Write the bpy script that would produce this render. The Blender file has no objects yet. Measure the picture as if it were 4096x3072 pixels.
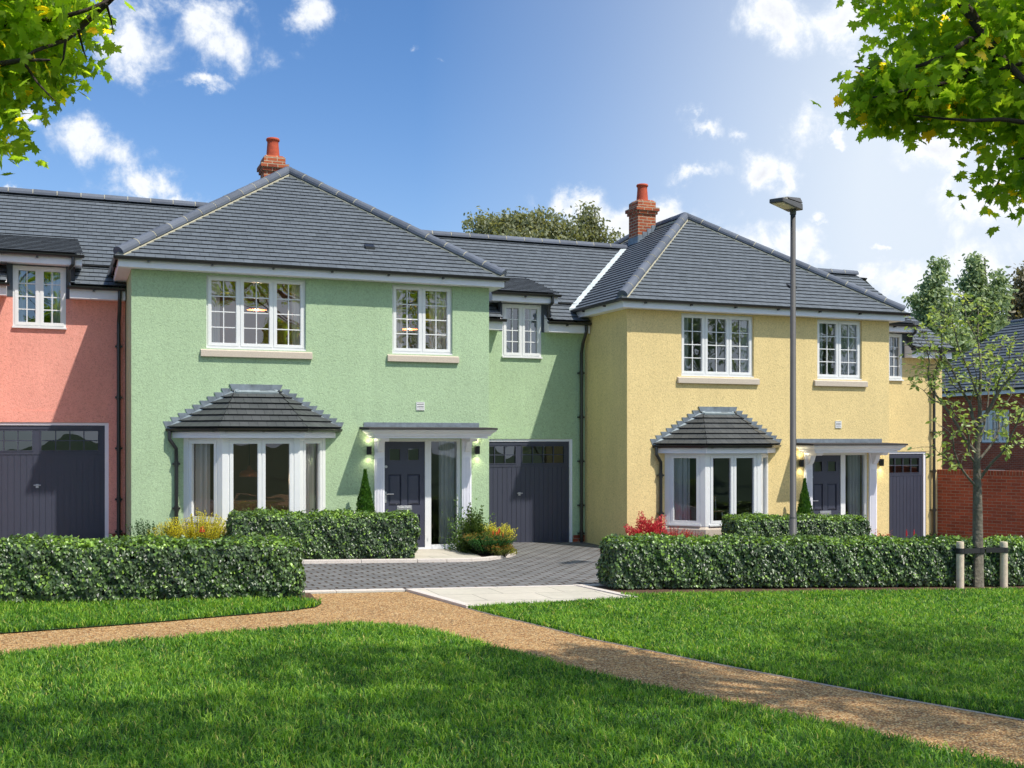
import bpy, math, random
import numpy as np
from mathutils import Vector, Matrix
sc = bpy.context.scene
COL = sc.collection
rnd = random.Random(7)
rng = np.random.default_rng(11)
R = math.radians
# ------------------------------------------------------------------ camera
EYE = 2.15
TH = 0.380535
S, C = math.sin(TH), math.cos(TH)
cd = bpy.data.cameras.new('camera'); cam = bpy.data.objects.new('camera', cd); COL.objects.link(cam)
cam.location = (0, 0, EYE); cam.rotation_euler = (R(90), 0, -TH)
cd.sensor_width = 36; cd.lens = 38.894; cd.shift_y = 0.0536; cd.clip_end = 2000; cd.clip_start = .05
sc.camera = cam
def view(d, lat, z=0):           # world point from depth, sideways offset and height
    return Vector((C*lat+S*d, C*d-S*lat, z))
def gz(x):                       # gentle fall of the ground towards the right
    x = min(max(x, -10), 34)
    return .02-.03*(x-6.5)
# ------------------------------------------------------------------ materials
def newmat(name):
    m = bpy.data.materials.new(name); m.use_nodes = True
    nt = m.node_tree; return m, nt, nt.nodes['Principled BSDF'], nt.nodes['Material Output']
def N(nt, t, **kw):
    n = nt.nodes.new(t)
    for k, v in kw.items():
        if k in n.inputs: n.inputs[k].default_value = v
        else: setattr(n, k, v)
    return n
def rgba(c): return (c[0], c[1], c[2], 1)
def ramp(nt, stops):
    r = nt.nodes.new('ShaderNodeValToRGB'); e = r.color_ramp.elements
    e[0].position, e[0].color = stops[0][0], rgba(stops[0][1])
    e[1].position, e[1].color = stops[-1][0], rgba(stops[-1][1])
    for p, c in stops[1:-1]:
        x = e.new(p); x.color = rgba(c)
    return r
def tint_mat(name, c0, c1, rough=.6, spec=.5, noise=0, nscale=6, bump=0, bscale=60, metal=0, c2=None, distort=0, coat=0):
    """colour between c0 and c1 by each face's own tint, plus surface noise and bump"""
    m, nt, p, out = newmat(name); L = nt.links.new
    a = N(nt, 'ShaderNodeAttribute', attribute_name='tint')
    st = [(0, c0), (1, c1)] if c2 is None else [(0, c0), (.55, c1), (1, c2)]
    r = ramp(nt, st); L(a.outputs['Fac'], r.inputs['Fac'])
    col = r.outputs['Color']
    tc = N(nt, 'ShaderNodeTexCoord')
    if noise:
        n = N(nt, 'ShaderNodeTexNoise', Scale=nscale, Detail=5.0, Roughness=.6); L(tc.outputs['Object'], n.inputs['Vector'])
        mr = N(nt, 'ShaderNodeMapRange'); L(n.outputs['Fac'], mr.inputs['Value'])
        mr.inputs['From Min'].default_value = .3; mr.inputs['From Max'].default_value = .7
        mr.inputs['To Min'].default_value = 1-noise; mr.inputs['To Max'].default_value = 1+noise
        mx = N(nt, 'ShaderNodeVectorMath', operation='SCALE'); L(col, mx.inputs[0]); L(mr.outputs[0], mx.inputs['Scale'])
        col = mx.outputs[0]
    L(col, p.inputs['Base Color'])
    if bump:
        n = N(nt, 'ShaderNodeTexNoise', Scale=bscale, Detail=3.0, Distortion=distort); L(tc.outputs['Object'], n.inputs['Vector'])
        b = N(nt, 'ShaderNodeBump', Distance=bump); L(n.outputs['Fac'], b.inputs['Height']); L(b.outputs[0], p.inputs['Normal'])
    p.inputs['Roughness'].default_value = rough; p.inputs['Specular IOR Level'].default_value = spec; p.inputs['Metallic'].default_value = metal
    if coat: p.inputs['Coat Weight'].default_value = coat
    return m
def flat_mat(name, c, **kw): return tint_mat(name, c, c, **kw)
def render_mat(name, c):                       # textured coloured render
    m, nt, p, out = newmat(name); L = nt.links.new
    tc = N(nt, 'ShaderNodeTexCoord')
    n1 = N(nt, 'ShaderNodeTexNoise', Scale=32.0, Detail=2.5, Roughness=.55, Distortion=1.3); L(tc.outputs['Object'], n1.inputs['Vector'])
    n2 = N(nt, 'ShaderNodeTexNoise', Scale=.9, Detail=5.0, Roughness=.6); L(tc.outputs['Object'], n2.inputs['Vector'])
    r = ramp(nt, [(.32, [x*.80 for x in c]), (.5, c), (.68, [min(x*1.10, .95) for x in c])]); L(n1.outputs['Fac'], r.inputs['Fac'])
    mr = N(nt, 'ShaderNodeMapRange'); L(n2.outputs['Fac'], mr.inputs['Value'])
    mr.inputs['From Min'].default_value = .3; mr.inputs['From Max'].default_value = .7; mr.inputs['To Min'].default_value = .93; mr.inputs['To Max'].default_value = 1.05
    mx = N(nt, 'ShaderNodeVectorMath', operation='SCALE'); L(r.outputs[0], mx.inputs[0]); L(mr.outputs[0], mx.inputs['Scale'])
    L(mx.outputs[0], p.inputs['Base Color'])
    mp = N(nt, 'ShaderNodeMapping'); mp.inputs['Scale'].default_value = (4.5, 4.5, .35); L(tc.outputs['Object'], mp.inputs[0])
    n3 = N(nt, 'ShaderNodeTexNoise', Scale=1.0, Detail=6.0, Roughness=.7); L(mp.outputs[0], n3.inputs['Vector'])
    m3 = N(nt, 'ShaderNodeMapRange'); L(n3.outputs['Fac'], m3.inputs['Value'])
    m3.inputs['From Min'].default_value = .35; m3.inputs['From Max'].default_value = .7; m3.inputs['To Min'].default_value = .95; m3.inputs['To Max'].default_value = 1.03
    mz = N(nt, 'ShaderNodeMath', operation='MULTIPLY'); L(mr.outputs[0], mz.inputs[0]); L(m3.outputs[0], mz.inputs[1]); L(mz.outputs[0], mx.inputs['Scale'])
    b = N(nt, 'ShaderNodeBump', Distance=.012, Strength=.7); L(n1.outputs['Fac'], b.inputs['Height']); L(b.outputs[0], p.inputs['Normal'])
    p.inputs['Roughness'].default_value = .85; p.inputs['Specular IOR Level'].default_value = .25
    return m
def brick_mat(name, c1, c2, mortar, w=.225, h=.075, ms=.006, rough=.85, off=.5, bump=.006, extra=.25, nsc=30):
    m, nt, p, out = newmat(name); L = nt.links.new
    tc = N(nt, 'ShaderNodeTexCoord')
    b = N(nt, 'ShaderNodeTexBrick', offset=off); L(tc.outputs['UV'], b.inputs['Vector'])
    b.inputs['Color1'].default_value = rgba(c1); b.inputs['Color2'].default_value = rgba(c2); b.inputs['Mortar'].default_value = rgba(mortar)
    b.inputs['Scale'].default_value = 1; b.inputs['Brick Width'].default_value = w; b.inputs['Row Height'].default_value = h
    b.inputs['Mortar Size'].default_value = ms; b.inputs['Mortar Smooth'].default_value = .15; b.inputs['Bias'].default_value = -.1
    n = N(nt, 'ShaderNodeTexNoise', Scale=float(nsc), Detail=6.0, Roughness=.65); L(tc.outputs['UV'], n.inputs['Vector'])
    n2 = N(nt, 'ShaderNodeTexNoise', Scale=1.3, Detail=3.0); L(tc.outputs['UV'], n2.inputs['Vector'])
    ad = N(nt, 'ShaderNodeMath', operation='ADD'); L(n.outputs['Fac'], ad.inputs[0]); L(n2.outputs['Fac'], ad.inputs[1])
    mr = N(nt, 'ShaderNodeMapRange'); L(ad.outputs[0], mr.inputs['Value'])
    mr.inputs['From Min'].default_value = .7; mr.inputs['From Max'].default_value = 1.3; mr.inputs['To Min'].default_value = 1-extra; mr.inputs['To Max'].default_value = 1+extra
    mx = N(nt, 'ShaderNodeVectorMath', operation='SCALE'); L(b.outputs['Color'], mx.inputs[0]); L(mr.outputs[0], mx.inputs['Scale'])
    L(mx.outputs[0], p.inputs['Base Color'])
    mm = N(nt, 'ShaderNodeMath', operation='MULTIPLY_ADD'); mm.inputs[1].default_value = -1; L(b.outputs['Fac'], mm.inputs[0])
    sm = N(nt, 'ShaderNodeMath', operation='MULTIPLY'); sm.inputs[1].default_value = .3; L(n.outputs['Fac'], sm.inputs[0]); L(sm.outputs[0], mm.inputs[2])
    bp = N(nt, 'ShaderNodeBump', Distance=bump); L(mm.outputs[0], bp.inputs['Height']); L(bp.outputs[0], p.inputs['Normal'])
    p.inputs['Roughness'].default_value = rough; p.inputs['Specular IOR Level'].default_value = .3
    return m
def leaf_mat(name, stops, rough=.45, trans=.35, spec=.5, tcol=None):
    m, nt, p, out = newmat(name); L = nt.links.new
    a = N(nt, 'ShaderNodeAttribute', attribute_name='tint')
    r = ramp(nt, stops); L(a.outputs['Fac'], r.inputs['Fac']); L(r.outputs[0], p.inputs['Base Color'])
    p.inputs['Roughness'].default_value = rough; p.inputs['Specular IOR Level'].default_value = spec
    if trans:
        t = N(nt, 'ShaderNodeBsdfTranslucent')
        mu = N(nt, 'ShaderNodeVectorMath', operation='MULTIPLY'); L(r.outputs[0], mu.inputs[0]); mu.inputs[1].default_value = tcol or (1.9, 1.75, .8)
        L(mu.outputs[0], t.inputs['Color'])
        mx = N(nt, 'ShaderNodeMixShader', Fac=trans); L(p.outputs[0], mx.inputs[1]); L(t.outputs[0], mx.inputs[2]); L(mx.outputs[0], out.inputs['Surface'])
    return m
def glass_mat(name, tint=(.93, .94, .93), refl=.16):
    m, nt, p, out = newmat(name); L = nt.links.new; nt.nodes.remove(p)
    t = N(nt, 'ShaderNodeBsdfTransparent'); t.inputs[0].default_value = rgba(tint)
    g = N(nt, 'ShaderNodeBsdfGlossy'); g.inputs['Roughness'].default_value = .006; g.inputs['Color'].default_value = (.95, .97, 1, 1)
    f = N(nt, 'ShaderNodeFresnel', IOR=1.5)
    ad = N(nt, 'ShaderNodeMath', operation='ADD'); ad.inputs[1].default_value = refl; L(f.outputs[0], ad.inputs[0])
    tc = N(nt, 'ShaderNodeTexCoord'); n = N(nt, 'ShaderNodeTexNoise', Scale=1.6, Detail=1.0); L(tc.outputs['Object'], n.inputs['Vector'])
    b = N(nt, 'ShaderNodeBump', Distance=.006); L(n.outputs['Fac'], b.inputs['Height']); L(b.outputs[0], g.inputs['Normal'])
    mx = N(nt, 'ShaderNodeMixShader'); L(ad.outputs[0], mx.inputs[0]); L(t.outputs[0], mx.inputs[1]); L(g.outputs[0], mx.inputs[2]); L(mx.outputs[0], out.inputs['Surface'])
    return m
def emit_mat(name, c, s):
    m, nt, p, out = newmat(name); p.inputs['Base Color'].default_value = rgba(c)
    p.inputs['Emission Color'].default_value = rgba(c); p.inputs['Emission Strength'].default_value = s; return m

M = {}
M['render_pink'] = render_mat('pink_render', (.93, .40, .315))
M['render_green'] = render_mat('green_render', (.455, .60, .37))
M['render_yellow'] = render_mat('yellow_render', (.86, .665, .315))
M['tile'] = tint_mat('slate_grey_tile', (.098, .114, .130), (.142, .164, .186), rough=.62, spec=.45, noise=.12, nscale=9, bump=.003, bscale=90)
M['tile_dark'] = tint_mat('dark_bay_tile', (.046, .052, .054), (.088, .094, .096), rough=.6, noise=.12, nscale=9, bump=.003, bscale=90)
M['under'] = flat_mat('tile_underlay_lip_shade', (.02, .022, .026), rough=.9)
M['ridge'] = tint_mat('ridge_tile_grey', (.085, .10, .13), (.14, .16, .20), rough=.7, bump=.004, bscale=120, noise=.1)
M['mortar'] = flat_mat('pale_mortar', (.46, .43, .32), rough=.95, noise=.15, nscale=20, bump=.004, bscale=80)
M['white'] = flat_mat('white_painted_board', (.90, .885, .94), rough=.45, noise=.03, nscale=3)
M['upvc'] = flat_mat('white_window_frame', (.84, .84, .83), rough=.35, noise=.02, nscale=4)
M['stone'] = flat_mat('cast_stone', (.62, .53, .43), rough=.9, noise=.10, nscale=60, bump=.003, bscale=150)
M['black'] = tint_mat('black_gutter_plastic', (.012, .012, .013), (.02, .019, .019), rough=.32, spec=.6, coat=.2)
M['lead'] = flat_mat('lead_sheet', (.20, .235, .27), rough=.55, noise=.3, nscale=7, metal=.15, bump=.003, bscale=14)
M['lead_light'] = flat_mat('new_lead_sheet', (.27, .32, .34), rough=.5, noise=.2, nscale=7, metal=.15)
M['lead_dark'] = flat_mat('dark_lead_sheet', (.075, .088, .11), rough=.6, noise=.25, nscale=8)
M['valley'] = flat_mat('pale_valley_liner', (.60, .66, .66), rough=.6, noise=.15, nscale=9)
M['blue'] = flat_mat('slate_blue_door_paint', (.052, .056, .084), rough=.42, spec=.5, noise=.04, nscale=5, bump=.0012, bscale=200)
M['felt'] = flat_mat('mineral_felt', (.055, .05, .05), rough=.95, noise=.5, nscale=90, bump=.01, bscale=160)
M['steel'] = flat_mat('brushed_steel', (.55, .55, .56), rough=.35, metal=.8)
M['glass'] = glass_mat('window_glass')
M['glass_low'] = glass_mat('ground_floor_glass', (.93, .94, .92), .06)
M['glass_dark'] = glass_mat('garage_glass', (.62, .56, .5), .10)
M['brick'] = brick_mat('red_brick', (.46, .10, .045), (.30, .065, .034), (.44, .38, .28), ms=.0045)
M['brick_lit'] = brick_mat('chimney_brick', (.45, .115, .045), (.26, .06, .032), (.52, .44, .30), ms=.008)
M['terra'] = flat_mat('terracotta', (.50, .085, .035), rough=.8, noise=.2, nscale=14, bump=.003, bscale=90)
M['room'] = flat_mat('warm_room_paint', (.50, .37, .27), rough=.9)
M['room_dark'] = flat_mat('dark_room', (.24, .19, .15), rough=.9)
M['floorwood'] = flat_mat('room_floor', (.16, .10, .06), rough=.6)
M['cushion'] = flat_mat('sofa_fabric', (.10, .085, .075), rough=.95)
M['curtain'] = leaf_mat('sheer_curtain', [(0, (.62, .63, .66)), (1, (.86, .86, .87))], rough=.9, trans=.30, spec=.1, tcol=(1, 1, 1))
M['bulb'] = emit_mat('lit_bulb', (1, .85, .6), 6)
M['lens'] = emit_mat('lit_lamp_lens', (1, .95, .75), 8)
M['grass'] = leaf_mat('grass_blades', [(0, (.020, .078, .012)), (.35, (.078, .215, .026)), (.75, (.205, .42, .038)), (.93, (.40, .58, .07)), (1, (.70, .58, .20))], rough=.45, trans=.40, spec=.4, tcol=(1.6, 1.6, .7))
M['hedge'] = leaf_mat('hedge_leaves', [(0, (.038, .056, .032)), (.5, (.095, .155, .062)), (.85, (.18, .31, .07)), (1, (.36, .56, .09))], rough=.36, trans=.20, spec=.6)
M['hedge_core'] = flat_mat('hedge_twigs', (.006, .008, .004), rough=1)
M['maple'] = leaf_mat('maple_leaves', [(0, (.09, .17, .02)), (.5, (.20, .32, .03)), (.82, (.34, .46, .04)), (.93, (.58, .52, .02)), (1, (.74, .46, .03))], rough=.42, trans=.75, spec=.25, tcol=(2.5, 2.3, 1.0))
M['bark'] = flat_mat('dark_bark', (.045, .032, .024), rough=.95, noise=.4, nscale=9, bump=.02, bscale=30)
M['bark_grey'] = tint_mat('grey_bark', (.13, .115, .085), (.17, .15, .115), rough=.95, noise=.45, nscale=11, bump=.02, bscale=25)
M['olive'] = leaf_mat('olive_tree_leaves', [(0, (.15, .17, .09)), (.6, (.28, .30, .17)), (1, (.44, .45, .29))], rough=.5, trans=.35)
M['birch'] = leaf_mat('mid_green_leaves', [(0, (.20, .27, .13)), (.6, (.38, .47, .25)), (1, (.58, .66, .42))], rough=.45, trans=.4, tcol=(1.4, 1.4, 1))
M['brownleaf'] = leaf_mat('brown_green_leaves', [(0, (.12, .11, .06)), (1, (.32, .28, .17))], rough=.5, trans=.25)
M['young'] = leaf_mat('young_pale_leaves', [(0, (.16, .26, .06)), (1, (.48, .58, .20))], rough=.4, trans=.4)
M['soil'] = tint_mat('bark_mulch', (.11, .06, .035), (.17, .095, .055), rough=1, noise=.6, nscale=45, bump=.04, bscale=50)
M['wood'] = flat_mat('peeled_pine_stake', (.76, .62, .47), rough=.8, noise=.15, nscale=16, bump=.003, bscale=60)
M['rubber'] = flat_mat('black_rubber_strap', (.022, .022, .023), rough=.7)
M['post'] = flat_mat('grey_lamp_post_paint', (.085, .082, .080), rough=.5, noise=.08, nscale=5)
M['postlight'] = flat_mat('pale_lamp_glass', (.62, .56, .42), rough=.4)
M['kerb'] = flat_mat('pinkish_kerb_stone', (.70, .62, .55), rough=.85, noise=.12, nscale=40, bump=.003, bscale=120)

# ------------------------------------------------------------------ object helpers
def props(o, label=None, cat=None, group=None, kind=None):
    if label: o['label'] = label
    if cat: o['category'] = cat
    if group: o['group'] = group
    if kind: o['kind'] = kind
    return o
def empty(name, loc=(0, 0, 0), label=None, cat=None, group=None):
    o = bpy.data.objects.new(name, None); COL.objects.link(o); o.location = loc; o.empty_display_size = .2
    return props(o, label, cat, group)
class MB:
    def __init__(s): s.v = []; s.f = []; s.t = []; s.m = []
    def face(s, pts, t=.5, m=0):
        i = len(s.v); s.v += [tuple(p) for p in pts]; s.f.append(tuple(range(i, i+len(pts)))); s.t.append(t); s.m.append(m)
    def hexa(s, b, t, tint=.5, m=0):            # bottom ring, top ring
        i = len(s.v); n = len(b); s.v += [tuple(p) for p in b]+[tuple(p) for p in t]
        fs = [tuple(range(i+n-1, i-1, -1)), tuple(range(i+n, i+2*n))]
        fs += [(i+k, i+(k+1) % n, i+n+(k+1) % n, i+n+k) for k in range(n)]
        for f in fs: s.f.append(f); s.t.append(tint); s.m.append(m)
    def box(s, x0, x1, y0, y1, z0, z1, t=.5, m=0):
        s.hexa([(x0, y0, z0), (x1, y0, z0), (x1, y1, z0), (x0, y1, z0)], [(x0, y0, z1), (x1, y0, z1), (x1, y1, z1), (x0, y1, z1)], t, m)
    def tube(s, pts, rad, n=8, t=.5, m=0, arc=(0, 2*math.pi), cap=True, up=None):
        pts = [Vector(p) for p in pts]; rad = rad if isinstance(rad, (list, tuple)) else [rad]*len(pts)
        full = abs(arc[1]-arc[0]-2*math.pi) < 1e-4; cnt = n if full else n+1; rings = []
        prev = None
        for k, p in enumerate(pts):
            d = (pts[min(k+1, len(pts)-1)]-pts[max(k-1, 0)]).normalized()
            ref = Vector(up) if up else (prev if prev else (Vector((0, 0, 1)) if abs(d.z) < .9 else Vector((1, 0, 0))))
            a = d.cross(ref)
            if a.length < 1e-4: a = d.cross(Vector((0, 1, 0)))
            a.normalize(); b = a.cross(d).normalized(); prev = b
            i = len(s.v)
            for q in range(cnt):
                w = arc[0]+(arc[1]-arc[0])*q/n
                s.v.append(tuple(p+(a*math.cos(w)+b*math.sin(w))*rad[k]))
            rings.append(i)
        for k in range(len(pts)-1):
            for q in range(n):
                q2 = (q+1) % cnt
                s.f.append((rings[k]+q, rings[k]+q2, rings[k+1]+q2, rings[k+1]+q)); s.t.append(t); s.m.append(m)
        if cap:
            for i in (rings[0], rings[-1]): s.f.append(tuple(range(i, i+cnt))); s.t.append(t); s.m.append(m)
    def lathe(s, c, prof, n=16, t=.5, m=0):
        i = len(s.v)
        for r, z in prof:
            for q in range(n):
                w = 2*math.pi*q/n; s.v.append((c[0]+r*math.cos(w), c[1]+r*math.sin(w), c[2]+z))
        for k in range(len(prof)-1):
            for q in range(n):
                q2 = (q+1) % n; s.f.append((i+k*n+q, i+k*n+q2, i+(k+1)*n+q2, i+(k+1)*n+q)); s.t.append(t); s.m.append(m)
    def build(s, name, mats, parent=None, smooth=False, uv=False, bevel=0):
        me = bpy.data.meshes.new(name); me.from_pydata(s.v, [], s.f)
        if not isinstance(mats, (list, tuple)): mats = [mats]
        for m in mats: me.materials.append(m)
        at = me.attributes.new('tint', 'FLOAT', 'FACE'); at.data.foreach_set('value', s.t)
        me.polygons.foreach_set('material_index', s.m)
        if smooth: me.polygons.foreach_set('use_smooth', [True]*len(s.f))
        if uv:
            u = me.uv_layers.new(name='UVMap').data
            for p in me.polygons:
                nn = p.normal
                for li in p.loop_indices:
                    co = me.vertices[me.loops[li].vertex_index].co
                    if abs(nn.z) > .7: u[li].uv = (co.x, co.y)
                    else:
                        tx = Vector((-nn.y, nn.x, 0))
                        if tx.length < 1e-5: tx = Vector((1, 0, 0))
                        tx.normalize()
                        if abs(tx.x) > abs(tx.y): tx *= math.copysign(1, tx.x)
                        else: tx *= math.copysign(1, tx.y)
                        u[li].uv = (co.x*tx.x+co.y*tx.y, co.z)
        me.update()
        o = bpy.data.objects.new(name, me); COL.objects.link(o)
        if parent: o.parent = parent
        if bevel:
            b = o.modifiers.new('bevel', 'BEVEL'); b.width = bevel; b.segments = 2; b.limit_method = 'ANGLE'; b.harden_normals = False
        return o
def np_mesh(name, V, F, tint, mats, parent=None, smooth=False):
    me = bpy.data.meshes.new(name); V = np.asarray(V, dtype=np.float32); F = np.asarray(F, dtype=np.int32)
    k = F.shape[1]; n = len(F)
    me.vertices.add(len(V)); me.vertices.foreach_set('co', V.ravel())
    me.loops.add(n*k); me.loops.foreach_set('vertex_index', F.ravel())
    me.polygons.add(n); me.polygons.foreach_set('loop_start', np.arange(0, n*k, k, dtype=np.int32))
    try: me.polygons.foreach_set('loop_total', np.full(n, k, dtype=np.int32))
    except Exception: pass
    me.update(calc_edges=True)
    for m in (mats if isinstance(mats, (list, tuple)) else [mats]): me.materials.append(m)
    at = me.attributes.new('tint', 'FLOAT', 'FACE'); at.data.foreach_set('value', np.asarray(tint, dtype=np.float32))
    if smooth: me.polygons.foreach_set('use_smooth', np.ones(n, dtype=bool))
    o = bpy.data.objects.new(name, me); COL.objects.link(o)
    if parent: o.parent = parent
    return o
# leaf templates: length along +Y from the stem, width X, normal Z. triangles.
def leaf_tpl(kind):
    if kind == 'heart':
        v = [(0, 0, 0), (.38, .12, .08), (.5, .38, .10), (.22, .78, .04), (0, 1.05, -.10), (-.22, .78, .04), (-.5, .38, .10), (-.38, .12, .08), (0, .45, -.03)]
        f = [(8, i, i+1) for i in range(0, 7)]+[(8, 7, 0)]
    elif kind == 'oval':
        v = [(0, 0, 0), (.27, .35, .07), (.2, .75, .03), (0, 1, -.08), (-.2, .75, .03), (-.27, .35, .07)]
        f = [(0, 1, 2), (0, 2, 3), (0, 3, 4), (0, 4, 5)]
    elif kind == 'tri':
        v = [(0, 0, 0), (.3, .5, .05), (0, 1, -.04), (-.3, .5, .05)]; f = [(0, 1, 2), (0, 2, 3)]
    elif kind == 'maple':
        out = [(0, 0), (.10, .10), (.42, -.02), (.36, .13), (.55, .22), (.44, .30), (.62, .52), (.40, .50), (.36, .62), (.20, .52), (.22, .78), (.12, .76), (0, 1.05)]
        pts = out+[(-x, y) for x, y in reversed(out[1:-1])]
        v = [(x, y, -.22*(x*x+(y-.4)**2)+.03*math.sin(9*x)) for x, y in pts]+[(0, .38, .02)]
        c = len(v)-1; n = len(pts); f = [(c, i, (i+1) % n) for i in range(n)]
    return np.array(v), np.array(f)
def leaf_cloud(P, Dv, Nv, size, kind, tint):
    """place template at points P with stem direction Dv, normal Nv"""
    tv, tf = leaf_tpl(kind); n = len(P)
    D = Dv/np.linalg.norm(Dv, axis=1, keepdims=True)
    X = np.cross(D, Nv); X /= np.linalg.norm(X, axis=1, keepdims=True)+1e-9
    Z = np.cross(X, D)
    sz = np.asarray(size).reshape(n, 1, 1)
    V = P[:, None, :]+sz*(tv[None, :, 0:1]*X[:, None, :]+tv[None, :, 1:2]*D[:, None, :]+tv[None, :, 2:3]*Z[:, None, :])
    F = tf[None]+(np.arange(n)*len(tv))[:, None, None]
    return V.reshape(-1, 3), F.reshape(-1, 3), np.repeat(tint, len(tf))
def rdir(n): 
    a = rng.normal(size=(n, 3)); return a/np.linalg.norm(a, axis=1, keepdims=True)
# ------------------------------------------------------------------ roof tiling
def clip(poly, ax, val, keep_greater):
    o = []
    for i in range(len(poly)):
        a, b = poly[i], poly[(i+1) % len(poly)]
        ia = (a[ax] >= val) if keep_greater else (a[ax] <= val); ib = (b[ax] >= val) if keep_greater else (b[ax] <= val)
        if ia: o.append(a)
        if ia != ib:
            t = (val-a[ax])/(b[ax]-a[ax]); o.append((a[0]+t*(b[0]-a[0]), a[1]+t*(b[1]-a[1])))
    return o
def tiles(mb, org, U, Rd, tan, poly, gauge=.16, width=.165, th=.019, seed=1):
    """convex poly in (u, horizontal run); org at eave level"""
    r = random.Random(seed); sec = math.sqrt(1+tan*tan)
    U = Vector((U[0], U[1], 0)); Rv = Vector((Rd[0], Rd[1], tan))/sec; Nn = U.cross(Rv)
    if Nn.z < 0: Nn = -Nn
    org = Vector(org); P = [(u, w*sec) for u, w in poly]
    mb.face([org+U*u+Rv*v for u, v in P], .5, 1)
    vmax = max(p[1] for p in P); vmin = min(p[1] for p in P); k = int(math.floor(vmin/gauge))
    while k*gauge < vmax-.004:
        v0, v1 = k*gauge, (k+1)*gauge
        row = clip(clip(P, 1, v0, True), 1, v1, False)
        if len(row) >= 3:
            u0 = min(p[0] for p in row); u1 = max(p[0] for p in row); off = (k % 2)*.5*width+r.uniform(-.008, .008)
            j = math.floor((u0-off)/width)
            while j*width+off < u1:
                a = j*width+off+.002; b = a+width-.004
                cell = clip(clip(row, 0, a, True), 0, b, False)
                j += 1
                if len(cell) < 3: continue
                hh = th*r.uniform(.96, 1.04); tilt = r.uniform(-.0008, .0008); tt = min(max(r.gauss(.5, .17), 0), 1)
                def h(p): return .004+hh*(1-(p[1]-v0)/gauge)+tilt*(p[0]-a)/width
                top = [org+U*p[0]+Rv*p[1]+Nn*h(p) for p in cell]; mb.face(top, tt, 0)
                for q in range(len(cell)):
                    p1, p2 = cell[q], cell[(q+1) % len(cell)]
                    if abs(p1[1]-v0) < 1e-5 and abs(p2[1]-v0) < 1e-5 and abs(p1[0]-p2[0]) > 1e-4:
                        b1 = org+U*p1[0]+Rv*p1[1]; b2 = org+U*p2[0]+Rv*p2[1]
                        mb.face([b1, b2, b2+Nn*h(p2), b1+Nn*h(p1)], -1, 1)  # shade line under each course painted: the lip takes the dark colour
        k += 1
def ridge(mr, mm, A, B, r=.105, seg=.45, seed=3, joint=True, bed=True):
    A, B = Vector(A), Vector(B); L = (B-A).length; d = (B-A)/L; n = max(1, round(L/seg)); rr = random.Random(seed)
    side = d.cross(Vector((0, 0, 1))).normalized(); upv = side.cross(d)
    for i in range(n):
        a = A+d*(L*i/n+.005); b = A+d*(L*(i+1)/n-.004); q = r*rr.uniform(.98, 1.03)
        mr.tube([a, b], [q*1.03, q*.98], n=8, t=rr.random(), arc=(-.15, math.pi+.15), cap=True, up=upv)
    a, b = A-upv*.025, B-upv*.025                      # mortar bed showing each side
    for sgn in (-1, 1) if bed else ():
        o1 = side*sgn*(r*.02); o2 = side*sgn*(r*1.0)
        mm.hexa([a+o1-upv*.09, a+o2-upv*.09, a+o2-upv*.02, a+o1+upv*.04], [b+o1-upv*.09, b+o2-upv*.09, b+o2-upv*.02, b+o1+upv*.04], .5, 1)
    if joint:
        for i in range(1, n):
            p = A+d*(L*i/n); mm.tube([p-d*.012, p+d*.012], r*1.005, n=8, arc=(0, math.pi), cap=False, up=upv, m=1)
# ------------------------------------------------------------------ walls with openings
def wall_panel(mb, x0, x1, z0, z1, y, holes, reveal=.10, back=None, m=0, outline=None):
    xs = sorted({x0, x1, *[h[0] for h in holes], *[h[1] for h in holes]}); zs = sorted({z0, z1, *[h[2] for h in holes], *[h[3] for h in holes]})
    xs = [x for x in xs if x0 <= x <= x1]; zs = [z for z in zs if z0 <= z <= z1]
    for i in range(len(xs)-1):
        for j in range(len(zs)-1):
            cx, cz = (xs[i]+xs[i+1])/2, (zs[j]+zs[j+1])/2
            if any(h[0] < cx < h[1] and h[2] < cz < h[3] for h in holes): continue
            mb.face([(xs[i], y, zs[j]), (xs[i+1], y, zs[j]), (xs[i+1], y, zs[j+1]), (xs[i], y, zs[j+1])], .5, m)
            if back: mb.face([(xs[i], y+back, zs[j]), (xs[i], y+back, zs[j+1]), (xs[i+1], y+back, zs[j+1]), (xs[i+1], y+back, zs[j])], .5, m)
    for h in holes:
        a, b, c, d = h[:4]; d = min(d, z1); q = y+reveal
        mb.face([(a, y, c), (a, y, d), (a, q, d), (a, q, c)], .5, m); mb.face([(b, y, c), (b, q, c), (b, q, d), (b, y, d)], .5, m)
        if h[3] < z1: mb.face([(a, y, d), (b, y, d), (b, q, d), (a, q, d)], .5, m)
        if c > z0: mb.face([(a, y, c), (a, q, c), (b, q, c), (b, y, c)], .5, m)
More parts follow.
